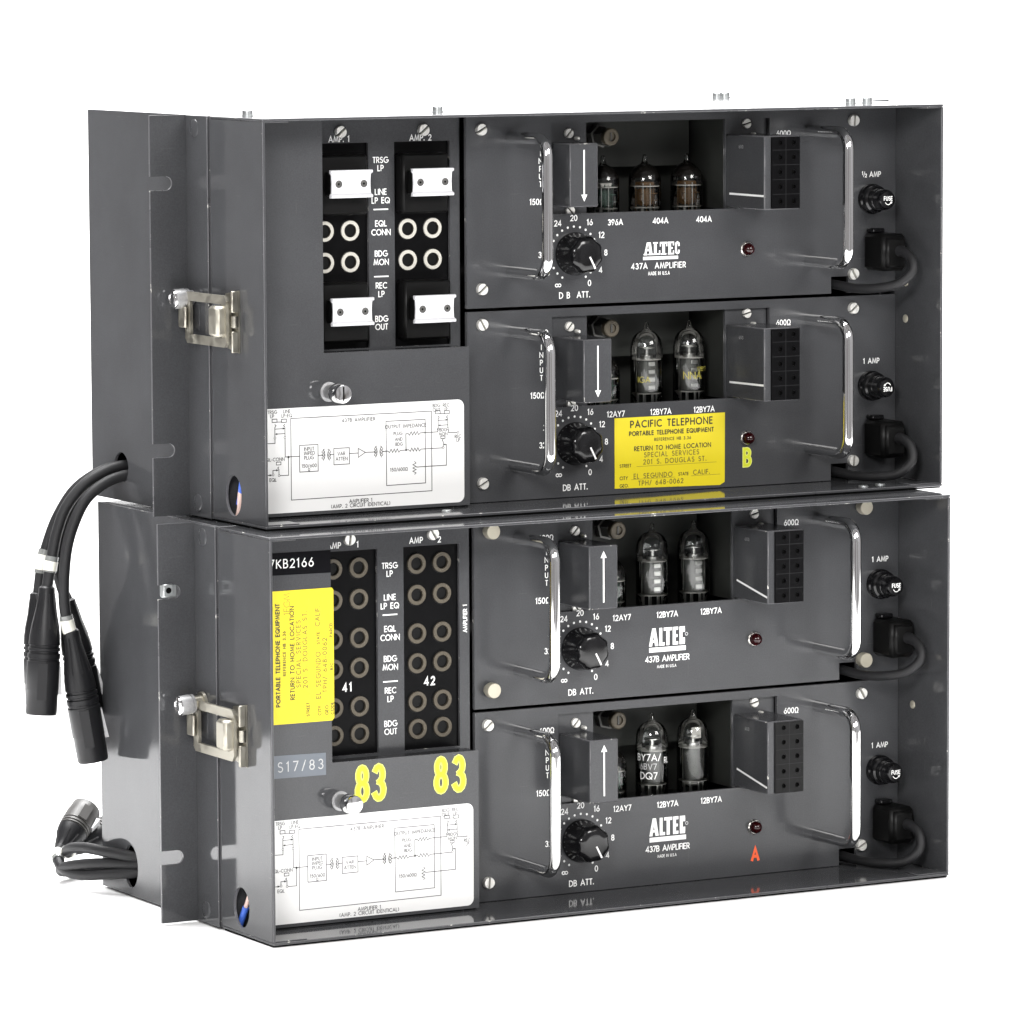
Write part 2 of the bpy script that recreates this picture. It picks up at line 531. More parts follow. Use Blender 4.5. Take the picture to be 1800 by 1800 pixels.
    def mesh(self, name, base=(0, 0, 0), smooth=38):
        bs = Vector(base)
        me = bpy.data.meshes.new(name)
        me.from_pydata([(p - bs) * S for p in self.v], [], self.f)
        for nm in self.names:
            me.materials.append(M[nm])
        for p, k, fl in zip(me.polygons, self.m, self.flat):
            p.material_index = k
            p.use_smooth = not fl
        bm = bmesh.new()
        bm.from_mesh(me)
        bmesh.ops.recalc_face_normals(bm, faces=[f for f in bm.faces if len(f.link_loops if False else f.verts) > 0 and not self.flat[f.index]])
        bm.to_mesh(me)
        bm.free()
        me.set_sharp_from_angle(angle=rad(smooth))
        return me


def smooth_path(pts, k=6):
    p = [Vector(q) for q in pts]
    p = [p[0] * 2 - p[1]] + p + [p[-1] * 2 - p[-2]]
    out = []
    for i in range(1, len(p) - 2):
        for j in range(k):
            t = j / k
            a, b2, c, d = p[i - 1], p[i], p[i + 1], p[i + 2]
            out.append(0.5 * ((2 * b2) + (c - a) * t + (2 * a - 5 * b2 + 4 * c - d) * t * t + (3 * b2 - a - 3 * c + d) * t ** 3))
    out.append(p[-2])
    return out


def thing(name, label, cat, mat4, group=None):
    o = bpy.data.objects.new(name, None)
    C.objects.link(o)
    o.empty_display_size = 0.02
    o.matrix_world = mat4
    o['label'], o['category'] = label, cat
    if group:
        o['group'] = group
    return o


def part(name, mb, parent, base=(0, 0, 0), label=None, smooth=38):
    o = bpy.data.objects.new(name, mb.mesh(name, base, smooth))
    C.objects.link(o)
    o.parent = parent
    if label:
        o['label'] = label
    return o


def put(name, me, parent, loc=(0, 0, 0), rot=(0, 0, 0), label=None):
    """One more individual piece that shares the mesh data me, at loc (drawing units) under parent."""
    o = bpy.data.objects.new(name, me)
    C.objects.link(o)
    o.parent = parent
    o.location = Vector(loc) * S
    o.rotation_euler = rot
    if label:
        o['label'] = label
    return o


# ------------------------------------------------------------------ the setting: white sweep
fm = MB()
zf = -0.0012 / S
u_ = 1 / S
fm.box(-1.3 * u_, 2.1 * u_, -0.95 * u_, 0.68 * u_, zf - 25, zf, 'floor', 3)
floor = part('floor', fm, None)
floor['kind'] = 'structure'
bd = MB()
bc = Vector((1.25, 1.96, 0)) * u_
bu, bv = Vector((math.cos(YAW), -math.sin(YAW), 0)) * u_, Vector((math.sin(YAW), math.cos(YAW), 0)) * u_
c8 = [bc + bu * a + bv * d + Vector((0, 0, e * u_)) for a in (-2.0, 2.6) for d in (0, .02) for e in (-.7, 2.6)]
bd.add(c8, [(0, 1, 3, 2), (4, 6, 7, 5), (0, 4, 5, 1), (2, 3, 7, 6), (0, 2, 6, 4), (1, 5, 7, 3)], 'floor')
backdrop = part('backdrop', bd, None)
backdrop['kind'] = 'structure'

# ------------------------------------------------------------------ the rack cases
H, W, D1, D2, D3, FL = 182.0, 358.2, 52.5, 24.0, 104.6, 18.8
YJ = D1 + D2
YB = D1 + D2 + D3
YC = 28.0            # face of the cover plate
YK = 42.5            # face of the jack panel
T_low = Matrix.Translation(Vector((-9.920, -22.765, 0)) * S) @ Matrix.Rotation(-0.010631, 4, 'Z')
T_up = Matrix.Translation(Vector((0, 0, H + 0.95)) * S)
NF = (0, -1, 0)      # normal of every front plane


def ellipse(cx, cy, rx, ry, n=28):
    return [(cx + rx * math.cos(2 * math.pi * i / n), cy + ry * math.sin(2 * math.pi * i / n)) for i in range(n)]


# shared small meshes -------------------------------------------------
def screw_mesh(name, r, hgt, mat='screw', slot=True, ang=40):
    """Slotted round head lying along -Y, seat at the origin."""
    mb = MB()
    if slot:
        for s in (1, -1):
            pts, n = [], 16
            g = r * .13
            for i in range(n + 1):
                a0 = math.asin(g / r)
                a = a0 + (math.pi - 2 * a0) * i / n
                pts.append((r * math.cos(a), s * r * math.sin(a)))
            ca, sa = math.cos(rad(ang)), math.sin(rad(ang))
            rot = lambda p: (p[0] * ca - p[1] * sa, p[0] * sa + p[1] * ca)
            lo = [rot(p) for p in pts]
            cx, cy = sum(p[0] for p in lo) / len(lo), sum(p[1] for p in lo) / len(lo)
            hi = [(cx + (p[0] - cx) * .86, cy + (p[1] - cy) * .86) for p in lo]
            m_ = len(lo)
            vs = [(p[0], 0, p[1]) for p in lo] + [(p[0], -hgt * .7, p[1]) for p in lo] + [(p[0], -hgt, p[1]) for p in hi]
            fs = []
            for k in range(2):
                for i in range(m_):
                    fs.append([k * m_ + i, k * m_ + (i + 1) % m_, (k + 1) * m_ + (i + 1) % m_, (k + 1) * m_ + i])
            fs.append([2 * m_ + i for i in range(m_)])
            mb.add(vs, fs, mat)
        mb.lathe((0, 0, 0), (0, -1, 0), [(r * .9, 0), (r * .9, hgt * .35)], 'blackmat', 18)
    else:
        mb.lathe((0, 0, 0), (0, -1, 0), [(r * .82, 0), (r * .82, hgt * .3), (r, hgt * .34), (r, hgt * .9), (r * .92, hgt)], mat, 24)
    return mb.mesh(name)


ME_SCREW = [screw_mesh('panel_screw', 2.75, 1.9, ang=a) for a in (40, 28, 120, 85)]
ME_SMALL = [screw_mesh('small_screw', 2.3, 1.2, ang=a) for a in (50, 130, 15)]
ME_THUMB = screw_mesh('thumb_screw_head', 3.6, 5.2, 'thumbhead', slot=False)

rv = MB()
rv.lathe((0, 0, 0), (-1, 0, 0), [(4.2, 0), (4.1, .25), (3.4, .55), (0.01, .6)], 'paint', 26)
ME_RIVET = rv.mesh('rivet')
hx = MB()
hx.lathe((0, 0, 0), (0, 0, 1), [(2.7, 0), (2.7, .4), (2.45, .5), (2.45, 2.4), (2.1, 2.8), (0.01, 2.8)], 'clip', 20)
ME_TOPSCREW = hx.mesh('top_screw')


def jack_mesh(name, mat, ro, ri, lip):
    mb = MB()
    mb.lathe((0, 0, 0), (0, -1, 0), [(ro + .45, 0), (ro + .45, .25), (ro, .3), (ro, lip), (ro - .12, lip + .1), (ri + .12, lip + .1), (ri, lip), (ri - .1, -9), (0.01, -9)],
             mat, 26, ['blackmat', 'blackmat', mat, mat, mat, mat, 'dulljack', 'void'])
    return mb.mesh(name)


ME_JACK_BRIGHT = jack_mesh('jack_socket', 'jackring', 4.65, 3.05, 1.0)
ME_JACK_DULL = jack_mesh('jack_socket', 'dulljack', 4.65, 2.95, 1.2)


def knurled(mb, org, axis, segs, mat, n=36):
    """Turned knob whose widest band carries straight knurling."""
    mb.lathe(org, axis, segs, mat, n, [('chrome' if i >= len(segs) - 5 else mat) for i in range(len(segs) - 1)])


def diagram(mb, x1, zt, faded):
    """The white circuit label: paper, lines and lettering. x1 = right edge, zt = top edge at the right."""
    x0 = 7.5
    hgt = 47.3
    r = 3.2
    out = [(x0, zt - hgt), (x1 - r, zt - hgt)] + arc(x1 - r, zt - hgt + r, r, r, -80, 0, 5) + arc(x1 - r, zt - r, r, r, 0, 90, 5) + [(x0, zt)]
    O = Vector((0, YC, 0))
    mb.flatpoly(out, O, X, Z, NF, 0.10, 'paper')
    li = 'greyink' if faded else 'blackink'

    def D(zx, zy):
        return (x1 - (1700 - zx) / 15.5, zt - (zy - (548 - 0.0497 * (zx - 120))) / 17.4)

    cnt = [0]

    def ln(*p, wd=0.33, mat=None):
        cnt[0] += 1
        mb.ribbon([D(*q) for q in p], wd, O, X, Z, NF, 0.16 + 0.006 * (cnt[0] % 8), mat or li)

    def tx(s, zx, zy, h, sp=.26, al='c', mat=None):
        u, v = D(zx, zy)
        mb.text(s, (u, YC, v), X, Z, NF, h * 1.04, mat or li, .17, sp, al, lift=.20)

    def circ(zx, zy, r2):
        u, v = D(zx, zy)
        mb.ribbon(arc(u, v, r2, r2, 90, 450, 10), .2, O, X, Z, NF, .17, li)

    def zig(x0_, x1_, zy0, zy1, n=4, amp=14):
        p = []
        for i in range(2 * n + 1):
            t = i / (2 * n)
            p.append((x0_ + (x1_ - x0_) * t, zy0 + (zy1 - zy0) * t + (0 if i in (0, 2 * n) else (amp if i % 2 else -amp))))
        ln(*p, wd=.3)

    ln((318, 620), (1437, 565), (1437, 1200), (318, 1262), (318, 620))
    ln((1071, 645), (1385, 630), (1386, 1137), (1073, 1155), (1071, 645))
    ln((385, 832), (530, 825), (530, 1035), (385, 1042), (385, 832))
    ln((655, 858), (778, 852), (778, 980), (655, 987), (655, 858))
    ln((848, 858), (848, 930), (905, 890), (848, 858), wd=.32)
    ln((95, 818), (193, 815), (193, 780))
    ln((272, 778), (272, 922), (385, 918))
    ln((297, 924), (297, 1066), (230, 1069))
    mb.disc((*[D(297, 923)[0]], YC, D(297, 923)[1]), .55, NF, .24, 'blackink')
    mb.disc((D(1230, 873)[0], YC, D(1230, 873)[1]), .5, NF, .24, 'blackink')
    ln((530, 911), (568, 910))
    ln((622, 906), (655, 904))
    ln((778, 898), (848, 895))
    ln((905, 890), (985, 887), wd=.36, mat='blackink')
    ln((1040, 884), (1085, 881), wd=.36, mat='blackink')
    zig(1085, 1185, 881, 876)
    ln((1185, 876), (1230, 874), (1230, 744), (1248, 743))
    zig(1248, 1345, 743, 738)
    ln((1345, 738), (1487, 730), (1487, 706))
    ln((1230, 873), (1252, 872))
    zig(1252, 1350, 872, 868)
    ln((1350, 867), (1523, 858))
    p = [(1297, 965)]
    for i in range(1, 8):
        p.append((1297 + (13 if i % 2 else -13), 965 + i * 13))
    ln(*p, (1297, 1068), wd=.3)
    ln((1312, 1010), (1555, 997), (1555, 830), (1538, 831))
    for sx_, sy_, k in ((0, 0, 1), (1297, -64, 1)):
        for cx in (191, 265):
            ln((sx_ + cx - 19, sy_ + 626), (sx_ + cx + 19, sy_ + 624), (sx_ + cx + 19, sy_ + 649), (sx_ + cx - 19, sy_ + 651), (sx_ + cx - 19, sy_ + 626))
        ln((sx_ + 210, sy_ + 648), (sx_ + 246, sy_ + 647))
        ln((sx_ + 193, sy_ + 765), (sx_ + 193, sy_ + 690), (sx_ + 203, sy_ + 676), (sx_ + 193, sy_ + 668))
        ln((sx_ + 272, sy_ + 762), (sx_ + 272, sy_ + 686), (sx_ + 260, sy_ + 676), (sx_ + 272, sy_ + 664))
        ln((sx_ + 193, sy_ + 703), (sx_ + 262, sy_ + 699), wd=.3)
        ln((sx_ + 205, sy_ + 742), (sx_ + 272, sy_ + 738), wd=.3)
        for (ax, ay), d in (((272, 698), -1), ((193, 742), 1)):
            t = [D(sx_ + ax, sy_ + ay), D(sx_ + ax + 18 * d, sy_ + ay - 9), D(sx_ + ax + 18 * d, sy_ + ay + 9)]
            mb.flatpoly(t, O, X, Z, NF, .26, 'blackink')
        circ(sx_ + 193, sy_ + 773, .5)
        circ(sx_ + 271, sy_ + 769, .5)
    ln((1572, 712), (1575, 738), (1643, 735))
    circ(1650, 734, .5)
    ln((1511, 765), (1545, 763), (1545, 782), (1511, 784), (1511, 765))
    ln((1530, 845), (1530, 808), (1522, 798), (1530, 788))
    mb.flatpoly([D(1532, 831), D(1546, 823), D(1546, 839)], O, X, Z, NF, .27, 'blackink')
    circ(1530, 855, .5)
    ln((202, 963), (238, 961), (238, 983), (202, 985), (202, 963))
    ln((222, 1060), (222, 1020), (212, 1008), (222, 1000))
    ln((175, 1054), (175, 1028), (205, 1026))
    ln((95, 1068), (150, 1066))
    for ax, ay in ((220, 1026), (168, 1065)):
        mb.flatpoly([D(ax, ay), D(ax - 20, ay - 9), D(ax - 20, ay + 9)], O, X, Z, NF, .27, 'blackink')
    circ(176, 1062, .5)
    circ(223, 1068, .5)
    for cx, cy, mt in ((595, 908, li), (1010, 886, 'blackink')):
        for s in (-1, 1):
            pp = [(cx + s * 10 - s * 0, cy - 46)] + [(cx + s * 10 - s * 12 * math.sin(math.pi * i / 6) * 0 + s * (14 - 14 * math.sin(math.pi * i / 6)), cy - 44 + i * 14.6) for i in range(7)]
            cnt[0] += 1
            mb.ribbon([D(*q) for q in pp], .28, O, X, Z, NF, .18, mt)
            for k in (-1, 0, 1):
                u, v = D(cx + s * 24, cy + k * 24)
                mb.ribbon(arc(u, v, .75, .5, 90, 450, 8), .28, O, X, Z, NF, .19 + .01 * k, mt)
    tx('TRSG', 174, 570, 1.35)
    tx('LP', 173, 602, 1.35)
    tx('LINE', 288, 563, 1.35)
    tx('LP-EQ', 288, 597, 1.35)
    tx('BDG', 1477, 519, 1.35)
    tx('OUT', 1477, 554, 1.35)
    tx('REC', 1555, 516, 1.35)
    tx('LP', 1552, 549, 1.35)
    tx('437B AMPLIFIER', 853, 630, 1.45, .34)
    tx('OUTPUT IMPEDANCE', 1228, 682, 1.45, .30)
    tx('PLUG', 1166, 742, 1.3, mat='blackink' if faded else None)
    tx('AND', 1172, 787, 1.3, mat='blackink' if faded else None)
    tx('BDG', 1175, 826, 1.3, mat='blackink' if faded else None)
    tx('BDG', 1530, 713, 1.3)
    tx('MON', 1530, 746, 1.3)
    tx('REC', 1649, 766, 1.3)
    tx('LP', 1652, 796, 1.3)
    tx('INPUT', 460, 859, 1.4)
    tx('IMPED', 462, 893, 1.4)
    tx('PLUG', 458, 929, 1.4)
    tx('150/600', 459, 992, 1.4)
    tx('Ω', 458, 1022, 1.2)
    tx('VAR', 714, 898, 1.4)
    tx('ATTEN', 716, 939, 1.4)
    tx('150/600Ω', 1172, 1027, 1.4)
    tx('EQL-CONN', 186, 942, 1.35)
    tx('EQL', 175, 1102, 1.35)
    tx('AMPLIFIER 1', 866, 1272, 1.5)
    tx('(AMP. 2 CIRCUIT IDENTICAL)', 865, 1306, 1.5, .28)


def sticker_text(mb, x, y, z, U, V, N, wdt, full):
    """Yellow address label, (x,z) = its top-left corner in the label's own frame U,V."""
    O0 = Vector((x, y, z))
    U, V = Vector(U), Vector(V)

    def at(u, v):
        return O0 + U * u - V * v
    tx = lambda s, u, v, h, mt='blackink', sp=.3, wt=.2, al='c': mb.text(s, at(u, v), U, V, N, h, mt, wt, sp, al, lift=.2)
    tx('PACIFIC TELEPHONE', wdt * .52, 3.3, 3.0, sp=.37, wt=.215)
    tx('PORTABLE TELEPHONE EQUIPMENT', wdt * .52, 7.7, 1.85, sp=.33, wt=.25)
    tx('REFERENCE HB 3.36', wdt * .53, 11.0, 1.3, sp=.42, wt=.21)
    tx('RETURN TO HOME LOCATION', wdt * .53, 14.9, 1.95, sp=.32, wt=.21)
    tx('SPECIAL SERVICES', wdt * .52, 18.0, 2.1, 'typed', .42, .19)
    tx('STREET', 2.8, 22.6, 1.35, al='l')
    tx('201 S. DOUGLAS ST.', wdt * .55, 21.3, 2.1, 'typed', .42, .19)
    tx('CITY', 2.8, 28.4, 1.45, al='l')
    tx('EL SEGUNDO', 10.5, 27.8, 2.1, 'typed', .42, .19, 'l')
    tx('STATE', 35.0, 28.0, 1.35, al='l')
    tx('CALIF.', 43.2, 27.6, 2.1, 'typed', .34, .19, 'l')
    tx('GEO.', 2.8, 32.0, 1.4, al='l')
    tx('TPH/ 648-0062', 13.0, 31.2, 2.1, 'typed', .40, .19, 'l')
    ll = lambda a, b2, v: mb.ribbon([(a, -v), (b2, -v)], .16, O0, U, V, N, .17, 'typed')
    ll(12, wdt - 4, 23.3)
    ll(9, 33, 29.3)
    ll(42, wdt - 2, 29.2)
    if full:
        tx('CODE', 2.8, 34.8, 1.4, al='l')
        ll(9, 20, 33.0)
        tx('R/C', 23, 34.6, 1.3, al='l')
        ll(28, 36, 33.4)
        tx('PARCEL', 38, 34.4, 1.3, al='l')
        mb.text('1EGM', at(wdt - 6.0, 12.4), U, V, N, 3.0, 'typed', .07, .2, lift=.2)


def build_case(upper):
    W = 361.6 if upper else 358.2
    Tm = T_up if upper else T_low
    lab = ('upper dark grey metal rack case, with white-faced plugs in its jack field' if upper else
           'lower dark grey metal rack case, with yellow 83 painted twice on its front')
    root = thing('rack_case', lab, 'rack case', Tm, 'stacked rack cases')
    # ---- front shell: an open tray of sheet metal
    mb = MB()
    t = 1.3
    mb.box(0, W, 0, D1 - .5, H - t, H, 'paint', .35, 'worn')
    mb.box(0, W, 0, D1 - .5, 0, t, 'paint', .35, 'worn')
    mb.box(W - t, W, 0, D1 - .5, t + .02, H - t - .02, 'paint', .35, 'worn')
    mb.plate([(-D1 + .5, t + .02), (-1.0, t + .02), (-1.0, H - t - .02), (-D1 + .5, H - t - .02)], [ellipse(-31.8, 12.4, 8.3, 9.2)],
             (0, 0, 0), (0, 1, 0), Z, (-1, 0, 0), t, 'paint', 'worn') if False else \
        mb.plate([(1.0, t + .02), (D1 - .5, t + .02), (D1 - .5, H - t - .02), (1.0, H - t - .02)], [ellipse(31.8, 12.4, 8.0, 9.2)],
                 (0, 0, 0), (0, 1, 0), Z, (-1, 0, 0), t, 'paint', 'worn')
    mb.box(0, t, 0, 1.0, t + .02, H - t - .02, 'paint', .3, 'worn')
    # folded corner tabs, bottom and top left, right
    mb.box(t, t + 16, .8, 12, t + .02, t + .5, 'paint', .2, 'worn')
    mb.box(W - t - 16, W - t, .8, 12, t + .02, t + .5, 'paint', .2, 'worn')
    mb.box(t, t + 12, .8, 10, H - t - .6, H - t - .02, 'paint', .2, 'worn')
    mb.box(W - t - 12, W - t, .8, 10, H - t - .6, H - t - .02, 'paint', .2, 'worn')
    mb.box(0.6, W - .6, 1.0, D1 - 2, -.75, -.02, 'void')  # black sheet, paints the shaded gap under the tray
    part('front_shell', mb, root)
    # ---- back box
    mb = MB()
    mb.plate([(D1 + .6, 0), (YB, 0), (YB, H), (D1 + .6, H)], [ellipse(149.0, 13.6 if not upper else 15.8, 7.6, 10.0 if not upper else 7.0)],
             (0, 0, 0), (0, 1, 0), Z, (-1, 0, 0), t, 'paint', 'worn')
    mb.box(t, W - t, D1 + .6, YB, H - t, H, 'paint', .3, 'worn')
    mb.box(t, W - t, D1 + .6, YB, 0, t, 'paint', .3)
    mb.box(W - t, W, D1 + .6, YB, 0, H, 'paint', .3, 'worn')
    mb.box(t, W - t, YB - t, YB, t, H - t, 'paint')
    mb.box(t + .3, 20, 125, 126, 2, 60, 'void')  # black lining, paints the shade seen through the cable hole
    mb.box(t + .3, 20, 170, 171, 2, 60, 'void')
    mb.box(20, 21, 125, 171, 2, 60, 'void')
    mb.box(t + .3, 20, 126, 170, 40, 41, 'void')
    part('back_box', mb, root)
    # ---- rack ears, left and right: an angle with two open slots
    for side in (0, 1):
        mb = MB()
        sg = -1 if side == 0 else 1
        xo = 0 if side == 0 else W
        mb.box(xo + sg * 0.02, xo + sg * 1.0, D1 + .7, YJ - 1.35, 0, H, 'paint', .3, 'worn')
        e = FL
        out = [(0, 0), (e, 0)]
        for zs in (29.9, 151.2):
            out += [(e, zs - 3.2), (11.0, zs - 3.2)] + arc(11.0, zs, 3.2, 3.2, 262, 98, 8) + [(11.0, zs + 3.2), (e, zs + 3.2)]
        out += [(e, H), (0, H)]
        mb.plate([(xo + sg * p[0], p[1]) for p in out], [], (0, YJ - 1.3, 0), X, Z, NF, 1.3, 'paint', 'worn')
        ear = part('rack_ear', mb, root)
        if side == 0:
            put('rivet', ME_RIVET, ear, (-1.0, 66, 176.2))
            put('rivet', ME_RIVET, ear, (-1.0, 66, 6.2))
            if not upper:
                cb = MB()
                cb.box(-17.0, -12.0, YJ - 2.6, YJ + 1.5, 149.0, 154.8, 'clip', .4)
                cb.box(-16.2, -9.0, YJ + .1, YJ + 2.0, 148.4, 155.2, 'clip', .4)
                cb.disc((-14.4, YJ - 2.7, 152), 1.4, NF, 0, 'void')
                part('cage_nut', cb, ear)
    # ---- draw latch
    mb = MB()
    zc = 91.0
    pl = [(23.6, zc - 14), (36.5, zc - 12), (38, zc - 8), (38, zc + 8), (36.5, zc + 12), (23.6, zc + 14)]
    mb.plate(pl, [], (-.9, 0, 0), Y, Z, (-1, 0, 0), .8, 'brass', 'brass')
    for z0, z1 in ((zc - 13.8, zc - 4.2), (zc + 4.2, zc + 13.8)):
        mb.box(-4.2, -.9, 23.4, 24.9, z0, z1, 'brass', .4)
    mb.lathe((-2.4, 24.4, zc - 2.6), Z, [(1.5, 0), (1.5, 5.2)], 'brass', 14)
    latch = part('draw_latch', mb, root)
    mb = MB()
    ring_o = [(28.5, zc - 11.6), (66, zc - 11.6), (68, zc - 9.6), (68, zc + 9.6), (66, zc + 11.6), (28.5, zc + 11.6), (26.5, zc + 9.2), (26.5, zc - 9.2)]
    ring_i = [(31, zc - 7.6), (63, zc - 7.6), (63, zc + 7.6), (31, zc + 7.6)]
    mb.plate(ring_o, [ring_i], (-5.6, 0, 0), Y, Z, (-1, 0, 0), 1.5, 'brass', 'brass')
    part('latch_loop', mb, latch)
    mb = MB()
    mb.box(-9.6, -1.6, 27.6, 37.2, zc - 6.9, zc + 6.9, 'brass', 1.3)
    part('latch_lever', mb, latch)
    mb = MB()
    mb.box(-1.35, -.9, 62, 72, zc - 6, zc + 6, 'paint', .2)
    mb.box(-7.4, -6.0, 64.6, 71.6, zc - 4.8, zc + 4.8, 'brass', .5)
    mb.box(-6.2, -.8, 70.2, 71.5, zc - 4.8, zc + 4.8, 'brass', .4)
    part('latch_hook', mb, latch)
    # ---- knurled thumb screw on the side
    mb = MB()
    if upper:
        knurled(mb, (-1.0, 69.5, 99.5), (-1, 0, -.05), [(3.4, 0), (3.4, 2.2), (4.3, 2.3), (4.4, 3.4), (4.0, 3.6), (4.0, 4.2), (4.5, 4.3), (4.5, 9.6), (4.1, 10.4), (2.6, 10.7), (2.3, 10.3), (0.01, 10.3)], 'knurl')
    else:
        mb.lathe((-1.0, 66.5, 101.5), (-1, 0, -.10), [(4.6, 0), (4.6, 1.3), (3.3, 1.4), (3.4, 5.4)], 'brass', 26)
        knurled(mb, (-1.0, 66.5, 101.5), (-1, 0, -.10), [(3.4, 5.4), (4.3, 5.5), (4.4, 6.6), (4.0, 6.8), (4.0, 7.2), (4.5, 7.3), (4.5, 12.3), (4.1, 13.2), (2.6, 13.5), (2.3, 13.1), (0.01, 13.1)], 'knurl')
    part('side_thumb_screw', mb, root)
    # ---- wires seen through the round hole
    mb = MB()
    if upper:
        mb.tube(smooth_path([(4.4, 36.0, 8), (4.2, 33.6, 13), (4.0, 32.4, 17), (5, 31.8, 24)]), 1.1, 'bluewire', 10)
        mb.tube(smooth_path([(3.6, 36.4, 1), (3.8, 34.2, 6), (3.6, 33.2, 11), (4.6, 34.0, 16)]), 1.0, 'pinkwire', 10)
    else:
        mb.tube(smooth_path([(3.5, 41, 2.5), (4, 38.5, 7.5), (4.4, 36.4, 11.5)]), 1.5, 'bluewire', 10)
        mb.tube(smooth_path([(4.4, 36.8, 11), (4.6, 34.6, 15), (4.9, 32.4, 19), (6, 31, 24)]), 1.0, 'pinkwire', 10)
    part('wire', mb, root)
    # ---- two fasteners in the right-hand inner wall
    for z_ in (96.0, 78.5):
        rb = MB()
        rb.lathe((W - t, 30, z_), (-1, 0, 0), [(2.0, 0), (1.9, .4), (1.2, .8), (.01, .9)], 'thumbhead', 16)
        part('wall_fastener', rb, root)
    # ---- screws standing on the lid
    for x_, y_ in ((13.4, 41.0), (109.8, 39.5), (331.5, 34.6), (343.2, 38.0), (334.5, 160), (339, 160)):
        put('top_screw', ME_TOPSCREW, root, (x_, y_, H))
    # ---- jack panel
    mb = MB()
    c1 = (46.3, 75.3)
    c2 = (88.7, 117.5)
    zr = (75.2, 168.7)
    mb.plate([(t + .2, 2.2), (122.6, 2.2), (122.6, 179.8), (t + .2, 179.8)],
             [[(a, zr[0]), (b2, zr[0]), (b2, zr[1]), (a, zr[1])] for a, b2 in (c1, c2)],
             (0, YK, 0), X, Z, NF, 1.6, 'panel', 'worn')
    y = YK
    P = lambda s, x_, z_, h=2.45, al='c', wt=.18, sp=.26: mb.text(s, (x_, y, z_), X, Z, NF, h, 'ink', wt, sp, al, .95)
    if upper:
        P('AMP. 1', 60.4, 170.6, 2.5)
        P('AMP. 2', 102.4, 170.4, 2.5)
    else:
        P('AMP', 53.4, 171.4, 2.5)
        P('1', 65.4, 171.3, 2.5)
        P('AMP', 95.3, 171.4, 2.5)
        P('2', 107.3, 171.2, 2.5)
    for a, b2, z0, z1 in (('TRSG', 'LP', 160.7, 157.0), ('LINE', 'LP EQ', 146.2, 142.3), ('EQL', 'CONN', 131.8, 127.8), ('BDG', 'MON', 118.1, 114.2), ('REC', 'LP', 103.5, 99.6), ('BDG', 'OUT', 88.3, 84.6)):
        P(a, 81.6, z0)
        P(b2, 81.6, z1)
    for z_ in (138.2, 107.6):
        mb.ribbon([(78, z_), (85.2, z_)], .6, (0, y, 0), X, Z, NF, .06, 'ink')
    if not upper:
        mb.text('AMPLIFIER 1', (120.4, y, 134), (0, 0, 1), (-1, 0, 0), NF, 1.9, 'ink', .19, .22, 'c', .92)
    jp = part('jack_panel', mb, root)
    for ci, (a, b2) in enumerate((c1, c2)):
        mb = MB()
        holes = []
        rows = (160.6, 146.3, 128.6, 114.9, 97.2, 84.6)
        cols = (53.1, 66.2) if ci == 0 else (95.9, 108.9)
        used = (128.9, 114.6) if upper else rows
        for z_ in used:
            for x_ in cols:
                holes.append(ellipse(x_, z_, 4.0, 4.0, 20))
        mb.plate([(a - 1, zr[0] - 1), (b2 + 1, zr[0] - 1), (b2 + 1, zr[1] + 1), (a - 1, zr[1] + 1)], holes, (0, YK + 1.7, 0), X, Z, NF, 7, 'strip', 'strip')
        if not upper:
            s = '41' if ci == 0 else '42'
            mb.text(s, ((a + b2) / 2 - .4, YK + 1.7, 106.2), X, Z, NF, 3.6, 'ink', .19, .42, 'c', .85)
        st = part('jack_strip', mb, jp)
        for z_ in used:
            for x_ in cols:
                put('jack_socket', ME_JACK_BRIGHT if upper else ME_JACK_DULL, jp, (x_, YK + 1.7, z_))
    for i, x_ in enumerate((60.8, 103.6)):
        put('panel_screw', ME_SCREW[0] if upper else ME_SCREW[3 - i], jp, (x_, YK, 173.9))
    # ---- cover plate in front of the jack panel: a left column and a low wide field
    mb = MB()
    xe, xr, zt, zb = 44.2, 119.1, 75.0, 2.1
    out = [(6.0, zb), (xr, zb), (xr, zt), (xe, zt), (xe, 179.5), (6.0, 179.5)]
    mb.plate(out, [], (0, YC, 0), X, Z, NF, 1.1, 'paint', 'worn')
    mb.box(xe + .3, xr - 1.5, YC + 1.2, YC + 9, zt - 1.1, zt - .05, 'paint')
    mb.box(xr - 1.1, xr, YC + 1.2, YK - 1.5, zb, zt - 1.3, 'paint')
    yl = YC
    if not upper:
        mb.flatpoly([(7, 70.0), (41.0, 69.8), (41.0, 79.9), (7, 80.4)], (0, yl, 0), X, Z, NF, .1, 'greytape')
        mb.text('S17/83', (28.2, yl, 75.0), X, Z, NF, 4.2, 'inkdim', .12, .50, 'c', lift=.2)
        mb.flatpoly([(7, 161.6), (xe, 161.2), (xe, 171.4), (7, 171.6)], (0, yl, 0), X, Z, NF, .1, 'blacktape')
        mb.text('7KB2166', (24.6, yl, 166.6), X, Z, NF, 3.7, 'ink', .14, .36, 'c', lift=.2)
        for xs, cz in (((59.3, 67.8), 64.2), ((99.6, 108.9), 65.0)):
            for k, ch in enumerate('83'):
                for mt, wd, lf in (('stencilpale', .225, .06), ('stencil', .15, .14)):
                    mb.text(ch, (xs[k], yl, cz), X, Z, NF, 14.4, mt, wd, .2, 'c', .60, lf)
    else:
        mb.lathe((45, yl, 5), NF, [(.01, 0), (.01, .02)], 'paint', 6)
    cov = part('cover_plate', mb, root)
    mb = MB()
    diagram(mb, 116.2, 50.9, not upper)
    part('circuit_label', mb, cov)
